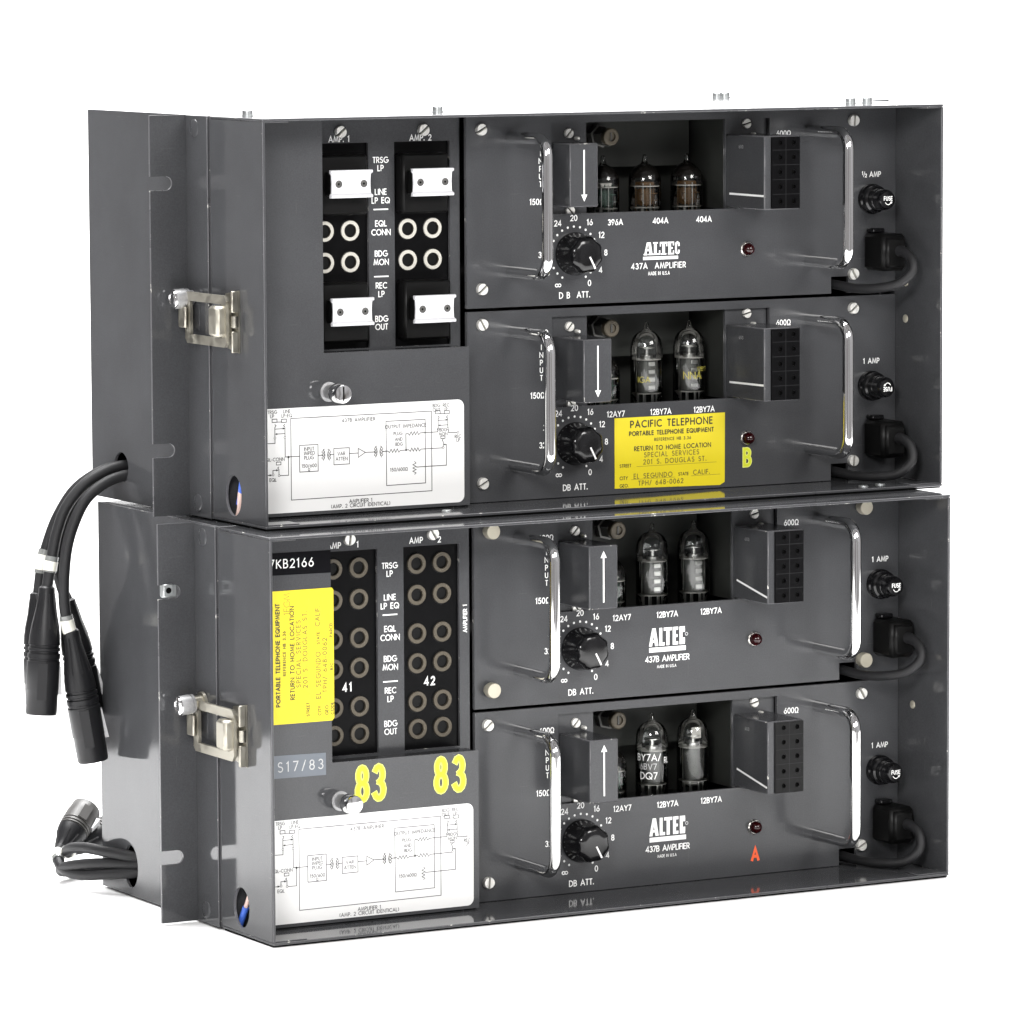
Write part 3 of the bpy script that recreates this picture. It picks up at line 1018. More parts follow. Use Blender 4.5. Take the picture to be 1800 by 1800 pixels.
    if not upper:
        mb = MB()
        x0, x1, z0, z1 = 9.6, 45.4, 94.3, 154.4
        mb.flatpoly([(x0, z0), (x1 - 1, z0), (x1, z0 + 1.2), (x1, z1 - 1), (x1 - .8, z1), (x0, z1)], (0, yl, 0), X, Z, NF, .14, 'yellow')
        sticker_text(mb, x0, yl, z0, (0, 0, 1), (-1, 0, 0), NF, 60.0, True)
        part('address_sticker', mb, cov)
    mb = MB()
    tipm = 'chrome'
    xk = 46.4 if upper else 48.0
    mb.lathe((xk, YC, 57.4), NF, [(4.5, 0), (4.5, .8), (3.3, .9), (3.4, 7.4), (4.1, 7.5), (4.4, 8.0), (4.4, 13.9), (4.0, 14.6), (3.6, 14.7), (0.01, 14.75)], 'chrome', 36,
             ['knurl', 'knurl', 'knurl', 'knurl', 'chrome', 'chrome', 'chrome', 'chrome', 'chrome'])
    if upper:
        mb.box(xk - .35, xk + .35, YC - 14.85, YC - 14.6, 54.2, 60.6, 'void')
    part('cover_thumb_screw', mb, cov)
    return root


case_low = build_case(False)
case_up = build_case(True)


# ------------------------------------------------------------------ amplifiers
def tube_meshes(kind):
    """Envelope, electrode stack; seat at z=0 (units), axis +Z."""
    e = MB()
    if kind == 'squat':
        pr = [(7.0, 0), (7.7, 1.0), (7.7, 19.5), (7.4, 21.6), (6.6, 23.6), (5.2, 25.4), (3.2, 27.0), (1.7, 27.8), (1.2, 29.2), (1.0, 31.2), (.6, 31.9), (.01, 32.0)]
        g = [(7.35, 21.2), (6.45, 23.4), (5.1, 25.1), (3.1, 26.7), (1.6, 27.5), (.01, 27.6)]
        mz = (7.0, 17.0)
    else:
        pr = [(7.0, 0), (7.7, 1.0), (7.7, 27.0), (7.65, 30.0), (7.35, 32.6), (6.7, 34.8), (5.5, 36.7), (3.7, 38.1), (1.8, 38.8), (1.2, 40.0), (1.0, 42.0), (.6, 42.6), (.01, 42.7)]
        g = [(5.0, 36.7), (3.3, 37.9), (1.6, 38.4), (.01, 38.5)]
        mz = (9.0, 25.0)
    e.lathe((0, 0, 0), Z, pr, 'glass', 28)
    gt = MB()
    gt.lathe((0, 0, 0), Z, g, 'getter', 28)
    return e, gt, mz


def electrode(kind, i):
    mb = MB()
    mz = (7.0, 17.0) if kind == 'squat' else (9.0, 25.0)
    for z_ in mz:
        mb.lathe((0, 0, z_), Z, [(6.9, 0), (6.9, .35)], 'mica', 24)
    mid = {'anode': 'anode', 'green': 'greenplate', 'amber': 'amber'}
    mt = mid[i] if kind == 'squat' else 'anode'
    for k in range(7):
        a = 2 * math.pi * (k + .3) / 7
        mb.lathe((4.6 * math.cos(a), 4.6 * math.sin(a), -1), Z, [(.4, 0), (.4, mz[0] + 1)], 'bright', 8)
    h0, h1 = mz[0] + .4, mz[1] - .05
    if kind == 'squat':
        mb.box(-3.4, 3.4, -2.6, 2.6, h0 + .6, h1 - .6, mt, .8)
        mb.box(-3.2, 3.2, -3.2, 3.2, mz[1] + .4, mz[1] + 2.2, 'amber' if i != 'green' else 'mica', .3)
        for k in range(6):
            x_ = -4.9 + 1.96 * k
            mb.lathe((x_, -3.4 if k in (1, 2, 3, 4) else 0, mz[0] - 3), Z, [(.28, 0), (.28, mz[1] - mz[0] + 4.5)], 'bright' if k % 2 else mt, 8)
        for z_ in (mz[0] + 3.2, mz[0] + 6.4):
            mb.box(-4.9, 4.9, -3.6, -3.3, z_, z_ + .5, mt)
    else:
        mb.lathe((0, 0, h0 + .2), Z, [(4.7, 0), (4.7, h1 - h0 - .3)], 'anode' if i == 'amber' else mt, 22)
        if i == 'amber':
            mb.box(-2.6, 2.6, -3.4, -3.0, mz[1] + 4.2, mz[1] + 9.6, 'mica', .2)
            mb.lathe((0, 0, mz[0] - 2.6), Z, [(2.4, 0), (4.4, 1.2), (4.4, 2.4)], 'mica', 18)
        for k in range(4 if i == 'anode' else 0):
            z_ = h0 + 1.5 + k * (h1 - h0) / 4.2
            mb.box(-1.8, 1.8, -5.05, -4.5, z_, z_ + 2.2, 'bright', .2)
        mb.lathe((0, 0, mz[1] + .35), Z, [(3.0, 0), (3.0, 1.6), (1.2, 1.7), (1.2, 4.5)], 'bright', 16)
        for x_ in (-5.7, 5.7):
            mb.lathe((x_, 0, mz[0] - 3), Z, [(.35, 0), (.35, mz[1] - mz[0] + 5)], 'bright', 8)
        mb.lathe((0, 0, mz[1] + 5.2), Z, [(3.8, 0), (3.8, .5), (3.1, .5), (3.1, 0)], 'bright', 20)
    return mb


TUBE = {}
for kind in ('squat', 'tall'):
    e, gt, _ = tube_meshes(kind)
    TUBE[kind] = (e.mesh('glass_envelope', smooth=60), gt.mesh('getter_cap', smooth=60))
ELEC = {(k, i): electrode(k, i).mesh('electrode_stack') for k, i in (('squat', 'anode'), ('squat', 'green'), ('squat', 'amber'), ('tall', 'anode'), ('tall', 'green'), ('tall', 'amber'))}


def curved_text(mb, s, R, a_mid, z_, h, mat, wt=.14, sp=.25):
    """Print on a glass cylinder of radius R about Z, a_mid in degrees from -Y (towards +X)."""
    tw = text_width(s, sp) * h
    x = -tw / 2
    for c in s:
        wd, strokes = G[c]
        for k, st in enumerate(strokes):
            t = MB()
            t.ribbon([(x + p[0] * h, (p[1] - .5) * h) for p in st], wt * h, (0, 0, 0), X, Z, NF, 0, mat)
            vs = []
            for p in t.v:
                a = rad(a_mid) + p.x / R
                rr = R + .06 + .01 * k
                vs.append((rr * math.sin(a), -rr * math.cos(a), z_ + p.z))
            mb.add(vs, t.f, mat, True)
        x += (wd + sp) * h


def knob_mesh():
    """Fluted bakelite pointer knob along -Y."""
    n, lobes = 160, 8
    rings = [(0, 10.0, 0), (1.2, 10.1, 0), (2.0, 9.75, 0.05), (4.5, 9.35, .25), (8.6, 9.0, .6), (10.2, 8.6, .6), (11.1, 7.8, .4), (11.6, 6.5, .15), (11.8, 4.5, 0), (11.85, 2.0, 0)]
    mb = MB()
    vs, fs = [], []
    for t, r, dep in rings:
        for i in range(n):
            a = 2 * math.pi * i / n
            f = 0.5 + 0.5 * math.cos(lobes * a)
            rr = r - dep * (1 - f)
            vs.append((rr * math.cos(a), -t * 1.16, rr * math.sin(a)))
    for j in range(len(rings) - 1):
        for i in range(n):
            i2 = (i + 1) % n
            fs.append([j * n + i, j * n + i2, (j + 1) * n + i2, (j + 1) * n + i])
    vs.append((0, -11.86 * 1.16, 0))
    for i in range(n):
        fs.append([(len(rings) - 1) * n + i, (len(rings) - 1) * n + (i + 1) % n, len(vs) - 1])
    mb.add(vs, fs, 'black')
    return mb


ME_KNOB = knob_mesh().mesh('knob', smooth=85)
_p = MB()
_p.box(1.0, 7.2, -13.95, -13.2, -.38, .38, 'ink')
ME_POINTER = _p.mesh('pointer_line')


def handle_mesh(hh):
    mb = MB()
    R, pr = 8.0, 34.0
    pts = [(0, 0, 0), (0, -(pr - R) * .5, 0)] + [(0, -(pr - R) - R * math.sin(rad(a)), -R + R * math.cos(rad(a))) for a in range(0, 91, 10)]
    pts += [(0, -pr, -hh / 2)] + [(0, -pr + R - R * math.cos(rad(a)), -hh + R - R * math.sin(rad(a))) for a in range(0, 91, 10)]
    pts += [(0, -(pr - R) * .5, -hh), (0, 0, -hh)]
    mb.tube(pts, 2.75, 'chrome', 22)
    return mb


ME_HANDLE = handle_mesh(62.0).mesh('handle', smooth=60)
_l = MB()
_l.lathe((0, 0, 0), NF, [(3.5, 0), (3.5, .7), (3.1, 1.1)], 'nickel', 24)
ME_BEZEL = _l.mesh('lamp_bezel')
_l = MB()
_l.lathe((0, 0, 0), NF, [(2.95, .9), (3.0, 1.6), (2.8, 2.8), (2.2, 3.9), (1.3, 4.6), (.4, 4.9), (.01, 4.92)], 'red', 24)
ME_JEWEL = _l.mesh('jewel', smooth=70)


def fuse_mesh():
    mb = MB()
    mb.lathe((0, 0, 0), NF, [(7.2, 0), (7.2, 2.2), (6.6, 3.0), (6.5, 5.4), (5.6, 6.0), (5.4, 9.0), (5.1, 9.3), (5.0, 12.5), (4.6, 14.2), (3.9, 15.0), (0.01, 15.2)], 'black', 30)
    return mb


ME_FUSEBODY = fuse_mesh().mesh('fuse_holder', smooth=30)
_l = MB()
_l.text('FUSE', (0, -15.25, .7), X, Z, NF, 1.8, 'ink', .19, .26, 'c', .9)
_l.ribbon(arc(0, 1.0, 2.1, 3.3, 222, 318, 8), .32, (0, -15.25, 0), X, Z, NF, .05, 'ink')
_l.flatpoly([(2.3, -.75), (1.1, -.95), (1.9, -1.9)], (0, -15.25, 0), X, Z, NF, .07, 'ink')
ME_FUSETEXT = _l.mesh('fuse_lettering')


def build_amp(upper_case, top, P):
    Tm = T_up if upper_case else T_low
    yp = 38.5 if upper_case else 42.5
    zb = 91.4 if top else 1.6
    xa = 124.0 if upper_case else 125.2
    base = Vector((xa, yp, zb))
    root = thing('amplifier', P['label'], 'amplifier', Tm @ Matrix.Translation(base * S), 'rack amplifiers')
    B = (xa, 0, 0)                     # part vertices are drawn at x absolute, y and z local to the panel

    def pt(name, mb, parent=root, label=None, smooth=38):
        return part(name, mb, parent, B, label, smooth)

    def pu(name, me, parent, loc, rot=(0, 0, 0), label=None):
        return put(name, me, parent, Vector(loc) - Vector(B), rot, label)

    XR = 360.0 if upper_case else 356.6
    hgt = 88.2
    mb = MB()
    out = [(xa, 0), (323.2, 0), (323.2, 8.0), (333.0, 8.0), (333.0, 0), (XR, 0), (XR, hgt), (xa, hgt)]
    mb.plate(out, [[(169.2, 42.2), (288.4, 42.2), (288.4, 84.4), (169.2, 84.4)]], (0, 0, 0), X, Z, NF, 2.0, 'panel', 'worn')
    t = lambda s, x_, z_, h=2.5, al='c', wt=.175, sp=.25, wx=.98: mb.text(s, (x_, 0, z_), X, Z, NF, h, 'ink', wt, sp, al, wx)
    # dial scale
    kx, kz = 181.0, P.get('kz', 24.2)
    for k in range(-10, 11):
        a = rad(90 - 15 * k)
        mb.disc((kx + 12.6 * math.cos(a), 0, kz + 12.6 * math.sin(a)), .55, NF, .06, 'ink')
    for s, k in (('0', 10), ('4', 8), ('8', 6), ('12', 4), ('16', 2), ('20', 0), ('24', -2), ('28', -4), ('32', -6), ('36', -8)):
        a = rad(90 - 15 * k)
        R = 16.6 if s not in ('0', '4') else 16.0
        t(s, kx + (R + .6) * math.cos(a), kz + R * math.sin(a), 2.5)
    a = rad(90 + 150)
    t('∞', kx + 17.2 * math.cos(a), kz + 16.4 * math.sin(a), 2.6, wt=.17)
    t('D B  ATT.' if P['serif'] else 'DB ATT.', kx + .3, 4.4, 2.6)
    for i, c in enumerate('INPUT'):
        t(c, 163.3, 70.5 - i * 3.55, 2.3)
    t('150Ω', 157.6, 48.2, 2.5, 'l')
    if not (upper_case and top):
        t('600Ω', 163.0, 77.3, 2.4)
    t('600Ω', 296.2, 77.0, 2.45)
    for s, x_ in zip(P['tubes'], (203.4, 228.0, 251.9)):
        t(s, x_, 37.6, 2.45)
    if P['serif']:
        x_ = 345.6
        mb.text('1', (x_ - 4.6, 0, 57.0), X, Z, NF, 1.5, 'ink', .22, .06)
        mb.text('/', (x_ - 3.7, 0, 56.5), X, Z, NF, 2.2, 'ink', .12, .06, 'c', .8)
        mb.text('2', (x_ - 2.7, 0, 55.9), X, Z, NF, 1.5, 'ink', .22, .06)
        t('AMP', x_ + 2.6, 56.4, 2.3)
    else:
        t('1 AMP', 346.2, 56.6, 2.3)
    # maker's mark and type
    if P['logo']:
        lx, lz = 227.8, (24.2 if P['serif'] else 25.6)
        O = Vector((0, 0, 0))
        pg = lambda pts, lf=.06: mb.flatpoly(pts, O, X, Z, NF, lf, 'ink')
        if P['serif']:
            h, z0 = 6.0, lz - 2.6
            q = lambda x_, a0, a1, b0, b1: pg([(lx + x_ + a0, z0 + b0), (lx + x_ + a1, z0 + b0), (lx + x_ + a1, z0 + b1), (lx + x_ + a0, z0 + b1)])
            # A
            pg([(lx - 8.6, z0 + .7), (lx - 7.5, z0 + .7), (lx - 6.6, z0 + 6), (lx - 7.3, z0 + 6)])
            pg([(lx - 6.62, z0 + 6.0), (lx - 5.2, z0 + 6), (lx - 4.3, z0 + .7), (lx - 5.9, z0 + .7)], .07)
            pg([(lx - 7.6, z0 + 1.9), (lx - 5.6, z0 + 1.9), (lx - 5.75, z0 + 2.8), (lx - 7.4, z0 + 2.8)], .08)
            q(-9.1, 0, 2.1, 0, .68)
            q(-6.5, 0, 2.7, 0, .68)
            # L
            q(-3.4, 0, 1.5, .7, 5.3)
            q(-3.9, 0, 2.6, 5.32, 6)
            q(-3.9, 0, 3.9, 0, .68)
            q(-.7, 0, .7, .7, 2.1)
            # T
            q(1.1, 0, 1.5, .7, 5.1)
            q(.3, 0, 3.1, 0, .68)
            q(-.2, 0, 4.1, 5.12, 6)
            q(-.2, 0, .6, 3.9, 5.1)
            q(3.3, 0, .6, 3.9, 5.1)
            # E
            q(4.5, 0, 1.4, .7, 5.3)
            q(4.2, 0, 3.4, 5.32, 6)
            q(4.2, 0, 3.4, 0, .68)
            q(5.92, 0, .9, 2.6, 3.4)
            q(6.95, 0, .65, 4.2, 5.3)
            q(6.95, 0, .65, .7, 1.8)
            # C
            mb.ribbon([(lx + 10.2, z0 + 4.1), (lx + 10.1, z0 + 5.2), (lx + 9.4, z0 + 5.6), (lx + 8.7, z0 + 5.1), (lx + 8.6, z0 + 3), (lx + 8.7, z0 + .9), (lx + 9.4, z0 + .45), (lx + 10.1, z0 + .8), (lx + 10.2, z0 + 1.8)], .95, O, X, Z, NF, .06, 'ink')
            q(-9.4, 0, 19.2, -2.2, -.7)
            t('437A  AMPLIFIER', lx - .9, 16.6, 2.5, sp=.32)
            t('MADE IN U.S.A', lx - .7, 13.0, 1.5, sp=.26, wx=.7, wt=.17)
        else:
            z0 = lz - 2.6
            R_ = lambda pts, wd=1.6, lf=.06: mb.ribbon([(lx + a, z0 + b2) for a, b2 in pts], wd, O, X, Z, NF, lf, 'ink')
            pg([(lx - 9.8, z0), (lx - 8.1, z0), (lx - 6.9, z0 + 8.4), (lx - 8.0, z0 + 8.4)])
            pg([(lx - 7.1, z0 + 8.4), (lx - 6.2, z0 + 8.4), (lx - 4.7, z0), (lx - 6.5, z0), (lx - 7.5, z0 + 6)], .07)
            pg([(lx - 8.2, z0 + 1.7), (lx - 6.3, z0 + 1.7), (lx - 6.5, z0 + 2.8), (lx - 8.0, z0 + 2.8)], .08)
            R_([(-3.4, 7.9), (-3.4, .5)])
            R_([(-2.9, .75), (-1.7, .75)], 1.5, .07)
            R_([(-1.3, 7.65), (2.2, 7.65)], 1.5, .07)
            R_([(.45, 7.4), (.45, .5)], 1.7)
            R_([(3.9, 7.9), (3.9, .5)])
            R_([(4.4, 7.65), (5.6, 7.65)], 1.5, .07)
            R_([(4.4, 4.2), (5.3, 4.2)], 1.35, .07)
            R_([(4.4, .75), (5.6, .75)], 1.5, .07)
            R_([(9.2, 7.6), (7.6, 7.6), (7.6, .8), (9.2, .8)], 1.6)
            R_([(9.1, 1.2), (9.1, 2.7)], 1.3, .07)
            R_([(9.1, 7.0), (9.1, 6.1)], 1.3, .07)
            mb.ribbon(arc(lx + 10.6, z0 + 4.7, .7, .7, 0, 360, 10), .3, O, X, Z, NF, .06, 'inkdim')
            pg([(lx - 9.7, z0 - 2.9), (lx + 10.2, z0 - 2.9), (lx + 10.2, z0 - .7), (lx - 9.7, z0 - .7)])
            t('437B AMPLIFIER', lx + .2, 16.9, 2.55, sp=.2)
            t('MADE IN U.S.A', lx - .2, 13.2, 1.25, sp=.25, wx=.8, wt=.15)
    if P.get('mark'):
        ch, mt, z_ = P['mark']
        if ch == 'B':
            mb.text('B', (275.9, 0, z_), X, Z, NF, 7.6, 'stencilpale', .27, .2, 'c', .80, .06)
            mb.text('B', (275.9, 0, z_), X, Z, NF, 7.6, mt, .17, .2, 'c', .80, .12)
        else:
            mb.text('A', (276.2, 0, z_), X, Z, NF, 5.6, mt, .25, .2, 'c', .78, .06)
    panel = pt('front_panel', mb)
    # sunk plates of the two plug-in boxes, and the tube chassis behind the opening
    mb = MB()
    mb.box(169.4, 189.3, 2.4, 3.4, 42.0, 84.6, 'panel', .15)
    pt('socket_plate', mb)
    mb = MB()
    mb.box(265.0, 288.2, 2.4, 3.4, 42.0, 84.6, 'panel', .15)
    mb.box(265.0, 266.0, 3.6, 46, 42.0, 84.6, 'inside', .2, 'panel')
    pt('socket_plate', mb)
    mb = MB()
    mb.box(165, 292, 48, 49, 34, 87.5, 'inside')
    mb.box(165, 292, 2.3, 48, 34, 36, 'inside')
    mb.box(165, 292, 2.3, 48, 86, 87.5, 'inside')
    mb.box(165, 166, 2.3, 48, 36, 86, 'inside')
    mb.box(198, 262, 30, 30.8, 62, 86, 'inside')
    pt('tube_chassis', mb)
    # trimmer shaft with lock nut
    mb = MB()
    mb.lathe((210.3, 29, 76.6 if not P['serif'] else 76.8), NF, [(5.6, 0), (5.6, 4), (4.6, 4.2), (4.6, 11)], 'anode', 6)
    mb.lathe((210.3, 18.2, 76.6 if not P['serif'] else 76.8), NF, [(4.1, 0), (4.1, 3.0), (3.6, 3.4), (2.2, 3.4), (2.0, 2.6), (.01, 2.6)], 'dulljack', 26)
    mb.box(209.9, 210.7, 15.2, 15.7, 74.6, 78.8, 'anode')
    pt('trimmer_shaft', mb)
    # small screws on the sunk plates
    for i, (x_, z_) in enumerate(((179.6, 79.4), (180.2, 43.4), (276.9, 82.0))):
        pu('small_screw', ME_SMALL[i], root, (x_, 2.4 if i != 1 else 2.3, z_))
    for x_, z_ in ((183.6, 77.0), (280.2, 76.8)):
        b_ = MB()
        b_.lathe((x_, 2.4, z_), NF, [(1.0, 0), (1.0, 2.2), (.6, 2.9), (.01, 3.0)], 'screw', 14)
        pt('guide_pin', b_)
    # input plug-in: a small grey box with a white arrow
    pr = P['in_depth']
    mb = MB()
    x0, x1, z0, z1 = 170.9, 186.0, 45.9, 75.3
    mb.box(x0, x1, -pr, 2.3, z0, z1, 'panel', .5, 'worn')
    xm, zm = (x0 + x1) / 2, (z0 + z1) / 2
    dn = -1 if P['arrow'] == 'down' else 1
    y = -pr
    mb.ribbon([(xm, zm - dn * 11.4), (xm, zm + dn * 9.0)], .75, (0, y, 0), X, Z, NF, .06, 'ink')
    mb.flatpoly([(xm, zm + dn * 12.2), (xm - 1.6, zm + dn * 9.0), (xm + 1.6, zm + dn * 9.0)], (0, y, 0), X, Z, NF, .08, 'ink')
    pt('input_transformer', mb)
    # output plug-in: taller grey can with a black pin block on its face
    mb = MB()
    x0, x1, z0, z1 = 265.6, 285.0, 42.7, 77.2
    pr = P['out_depth']
    mb.box(x0, x1, -pr, 2.3, z0, z1, 'panel', .5, 'worn')
    ex = (-x0, 0, 0)
    UL = (0, -1, 0)
    z_a, z_b = P['stripe']
    mb.ribbon([(1.0, z_a), (pr - .8, z_b)], .95, (x0, 0, 0), UL, Z, (-1, 0, 0), .05, 'ink')
    mb.text('600', (x0, -pr * .35, z1 - 5.5), UL, Z, (-1, 0, 0), 1.5, 'inkdim', .08, .4)
    ot = pt('output_transformer', mb)
    mb = MB()
    bx0, bx1 = x0 + 3.6, x1 - .3
    holes = []
    for i in range(5):
        for u_ in (.30, .78):
            holes.append(ellipse(bx0 + (bx1 - bx0) * u_, z0 + 3.8 + i * (z1 - z0 - 7.0) / 4, 1.15, 1.15, 10))
    mb.plate([(bx0, z0 + .5), (bx1, z0 + .5), (bx1, z1 - .5), (bx0, z1 - .5)], holes, (0, -pr - .9, 0), X, Z, NF, .85, P.get('block', 'strip'))
    mb.ribbon([((bx0 + bx1) / 2, z0 + .6), ((bx0 + bx1) / 2, z1 - .6)], .25, (0, -pr - .9, 0), X, Z, NF, .04, 'greyplastic')
    mb.box(bx0 + .1, bx1 - .1, -pr - .05, -pr - .015, z0 + .6, z1 - .6, 'void')  # black sheet painted as the shade down the pin holes
    for i in range(1, 5):
        zl_ = z0 + 3.8 + (i - .5) * (z1 - z0 - 7.0) / 4
        mb.ribbon([(bx0 + .3, zl_), (bx1 - .3, zl_)], .22, (0, -pr - .9, 0), X, Z, NF, .06, 'greyplastic')
    pt('pin_block', mb, ot)
    # handles
    pu('handle', ME_HANDLE, root, (147.2 if P['serif'] else 148.2, 0, 78.3))
    pu('handle', ME_HANDLE, root, (310.6, 0, 78.0))
    # knob
    kb = pu('knob', ME_KNOB, root, (kx, -.1, kz), (0, rad(P.get('kang', 62)), 0))
    put('pointer_line', ME_POINTER, kb)
    # panel screws
    for i, (x_, z_) in enumerate(((131.6, 8.8), (131.6, 82.2), (335.4, 9.0), (335.4, 82.4))):
        if P.get('thumbs'):
            pu('thumb_screw_head', ME_THUMB, root, (x_ + (1.2 if x_ < 200 else 0), 0, z_))
        else:
            pu('panel_screw', ME_SCREW[(i + P['seed']) % 4], root, (x_, 0, z_))
    # pilot lamp
    bz = pu('pilot_lamp', ME_BEZEL, root, (275.5, 0, 22.8))
    put('jewel', ME_JEWEL, bz)
    # fuse holder
    fh = pu('fuse_holder', ME_FUSEBODY, root, (345.6, 0, 44.7))
    put('fuse_lettering', ME_FUSETEXT, fh, rot=(0, rad(P.get('fuse_ang', 0)), 0))
    # tubes
    for i, (x_, kind, el, pr_) in enumerate(P['tubeset']):
        r_ = thing('vacuum_tube', '', '', Matrix())
        del r_['label'], r_['category']
        r_.parent = root
        r_.location = (Vector((x_, 16, 36.1)) - Vector(B)) * S
        env = put('glass_envelope', TUBE[kind][0], r_)
        if kind == 'squat':
            put('getter_cap', TUBE[kind][1], r_)
        put('electrode_stack', ELEC[(kind, el)], r_)
        if pr_:
            mb = MB()
            for s, a_, z_, h_, mt in pr_:
                curved_text(mb, s, 7.75, a_, z_, h_, mt)
            part('printed_marking', mb, r_)
    # sticker
    if P.get('sticker'):
        mb = MB()
        mb.flatpoly([(202.6, 2.5), (260.6, 1.2), (263.2, 2.6), (263.4, 35.6), (202.6, 35.6)], (0, 0, 0), X, Z, NF, .14, 'yellow')
        sticker_text(mb, 202.6, 0, 35.6, X, Z, NF, 60.0, False)
        pt('address_sticker', mb)
    return root, Tm, base


gp = [('NNA', -18, 17, 3.2, 'olive'), ('12BY7A', 30, 20, 1.8, 'olive')]
AMPS = [
    dict(uc=True, top=True, serif=True, logo=True, tubes=('396A', '404A', '404A'), in_depth=14, out_depth=31.5, arrow='down', stripe=(49.3, 49.2), kz=23.6, seed=0,
         tubeset=((206.2, 'squat', 'green', None), (229.0, 'squat', 'amber', None), (252.2, 'squat', 'amber', None)),
         label='topmost of the four grey amplifiers, with slab-serif white lettering and squat tubes'),
    dict(uc=True, top=False, serif=False, logo=False, tubes=('12AY7', '12BY7A', '12BY7A'), in_depth=26, out_depth=31.5, arrow='down', stripe=(50.0, 50.3), kz=24.9, seed=1,
         mark=('B', 'stencil', 13.6), sticker=True, fuse_ang=180,
         tubeset=((206.2, 'squat', 'green', None), (229.8, 'tall', 'anode', [('IGA', -40, 16.0, 2.6, 'olive')]), (253.4, 'tall', 'anode', gp)),
         label='grey amplifier with a yellow address sticker and a yellow letter B under its lamp'),
    dict(uc=False, top=True, serif=False, logo=True, tubes=('12AY7', '12BY7A', '12BY7A'), in_depth=26.5, out_depth=28.5, arrow='up', stripe=(51.5, 46.0), kz=24.6, seed=2, thumbs=True,
         tubeset=((206.2, 'squat', 'green', None), (229.2, 'tall', 'anode', None), (252.0, 'tall', 'anode', None)),
         label='grey amplifier fixed by four smooth round screw heads, upper one in the lower case'),
    dict(uc=False, top=False, serif=False, logo=True, tubes=('12AY7', '12BY7A', '12BY7A'), in_depth=26.5, out_depth=28.5, arrow='up', stripe=(51.5, 46.0), kz=24.2, seed=3,
         mark=('A', 'redpaint', 9.6), block='blackmat',
         tubeset=((206.2, 'squat', 'green', None), (228.8, 'tall', 'green', [('BY7A/', -42, 22.5, 3.0, 'ink'), ('6BV7', -44, 18.2, 2.6, 'inkdim'), ('DQ7', -42, 13.8, 3.0, 'ink'), ('RL', 30, 21.0, 2.6, 'ink')]), (251.4, 'tall', 'amber', None)),
         label='bottom one of the four grey amplifiers, with a red letter A under its lamp'),
]
CORD_AT = ('beside the topmost amplifier fuse', 'on the amplifier with the yellow sticker', 'on the amplifier with smooth round screw heads', 'on the bottom amplifier beside the red letter A')
for k, P in enumerate(AMPS):
    root, Tm, base = build_amp(P['uc'], P['top'], P)
    # the mains plug pushed into the panel, its cord curling back under the panel edge
    pr = thing('power_plug', 'black mains plug and curled cord ' + CORD_AT[k], 'power plug', Tm @ Matrix.Translation((base + Vector((348 - base.x, 0, 10))) * S), 'mains plugs on the amplifier panels')
    mb = MB()
    mb.box(-6.6, 7.0, -17, -.05, .8, 18.4, 'blackmat', 1.6)
    mb.box(-5.4, 5.6, -19.0, -16.5, 2.2, 16.8, 'blackmat', 1.4)
    mb.box(-4.8, 2.0, -6, -.05, 18.6, 20.8, 'black', .5)
    part('plug_body', mb, pr)
    mb = MB()
    j = (k % 2) * 1.0
    pts = smooth_path([(1.2, -16, 10.5), (2.2, -22, 10.0), (2.6, -28, 6.8), (1.2, -30.5, 1.0 - j), (-4.5, -27, -4.6 - j), (-11.5, -18, -7.0 - j * .3), (-17, -8, -7.2), (-20.4, 0, -6.2), (-21.4, 8, -5.6)], 7)
    n = len(pts)
    mb.tube(pts, 2.3, 'rubber', 14, [2.9 - .6 * min(1, i / (n * .25)) for i in range(n)])
    part('cord', mb, pr)

# ------------------------------------------------------------------ patch plugs in the upper jack field
PLUGS = ((59.7, 150.8, 'white-faced patch plug high on the left of the jack field, under AMP. 1'),
         (101.6, 150.6, 'white-faced patch plug high on the right of the jack field, under AMP. 2'),
         (59.9, 93.0, 'white-faced patch plug low on the left, beside the REC LP lettering'),
         (102.3, 92.8, 'white-faced patch plug low on the right, nearest the amplifier handle'))
for k, (x_, z_, lb) in enumerate(PLUGS):
    pr = thing('patch_plug', lb, 'patch plug', T_up @ Matrix.Translation(Vector((x_, YK + 1.6, z_)) * S), 'patch plugs in the upper jack field')
    mb = MB()
    mb.box(-12.2, 12.2, -8.0, -.1, -14.5, 13.0, 'blackmat', 1.2)
    mb.box(-9.8, 9.8, -13.6, -7.8, -5.6, 5.6, 'blackmat', .6)
    part('plug_housing', mb, pr)
    mb = MB()
    w2, h2 = 10.7, 6.3
    mb.plate([(-w2, -h2), (w2, -h2), (w2, -h2 + 1.4), (w2 - .7, -h2 + 2.2), (w2 - .9, 0), (w2 - .7, h2 - 2.2), (w2, h2 - 1.4), (w2, h2), (-w2, h2), (-w2, h2 - 1.4), (-w2 + .7, h2 - 2.2), (-w2 + .9, 0), (-w2 + .7, -h2 + 2.2), (-w2, -h2 + 1.4)],
             [], (0, -14.4, 0), X, Z, NF, .9, 'whitemetal', 'whitemetal')
    for s in (1, -1):
        mb.box(-w2, w2, -15.6, -14.42, s * (h2 - 1.5), s * h2, 'whitemetal', .3)
    fp = part('faceplate', mb, pr)
    for i, xx in enumerate((-6.4, 6.4)):
        sb = MB()
        sb.lathe((xx, -14.4, 0), NF, [(2.2, 0), (2.1, .2), (1.75, .25), (1.7, .05), (1.2, .2), (.5, .2), (.45, .02), (.01, .02)], 'nickel', 18, ['whitemetal', 'whitemetal', 'anode', 'anode', 'anode', 'void', 'void'])
        part('plate_screw', sb, fp)


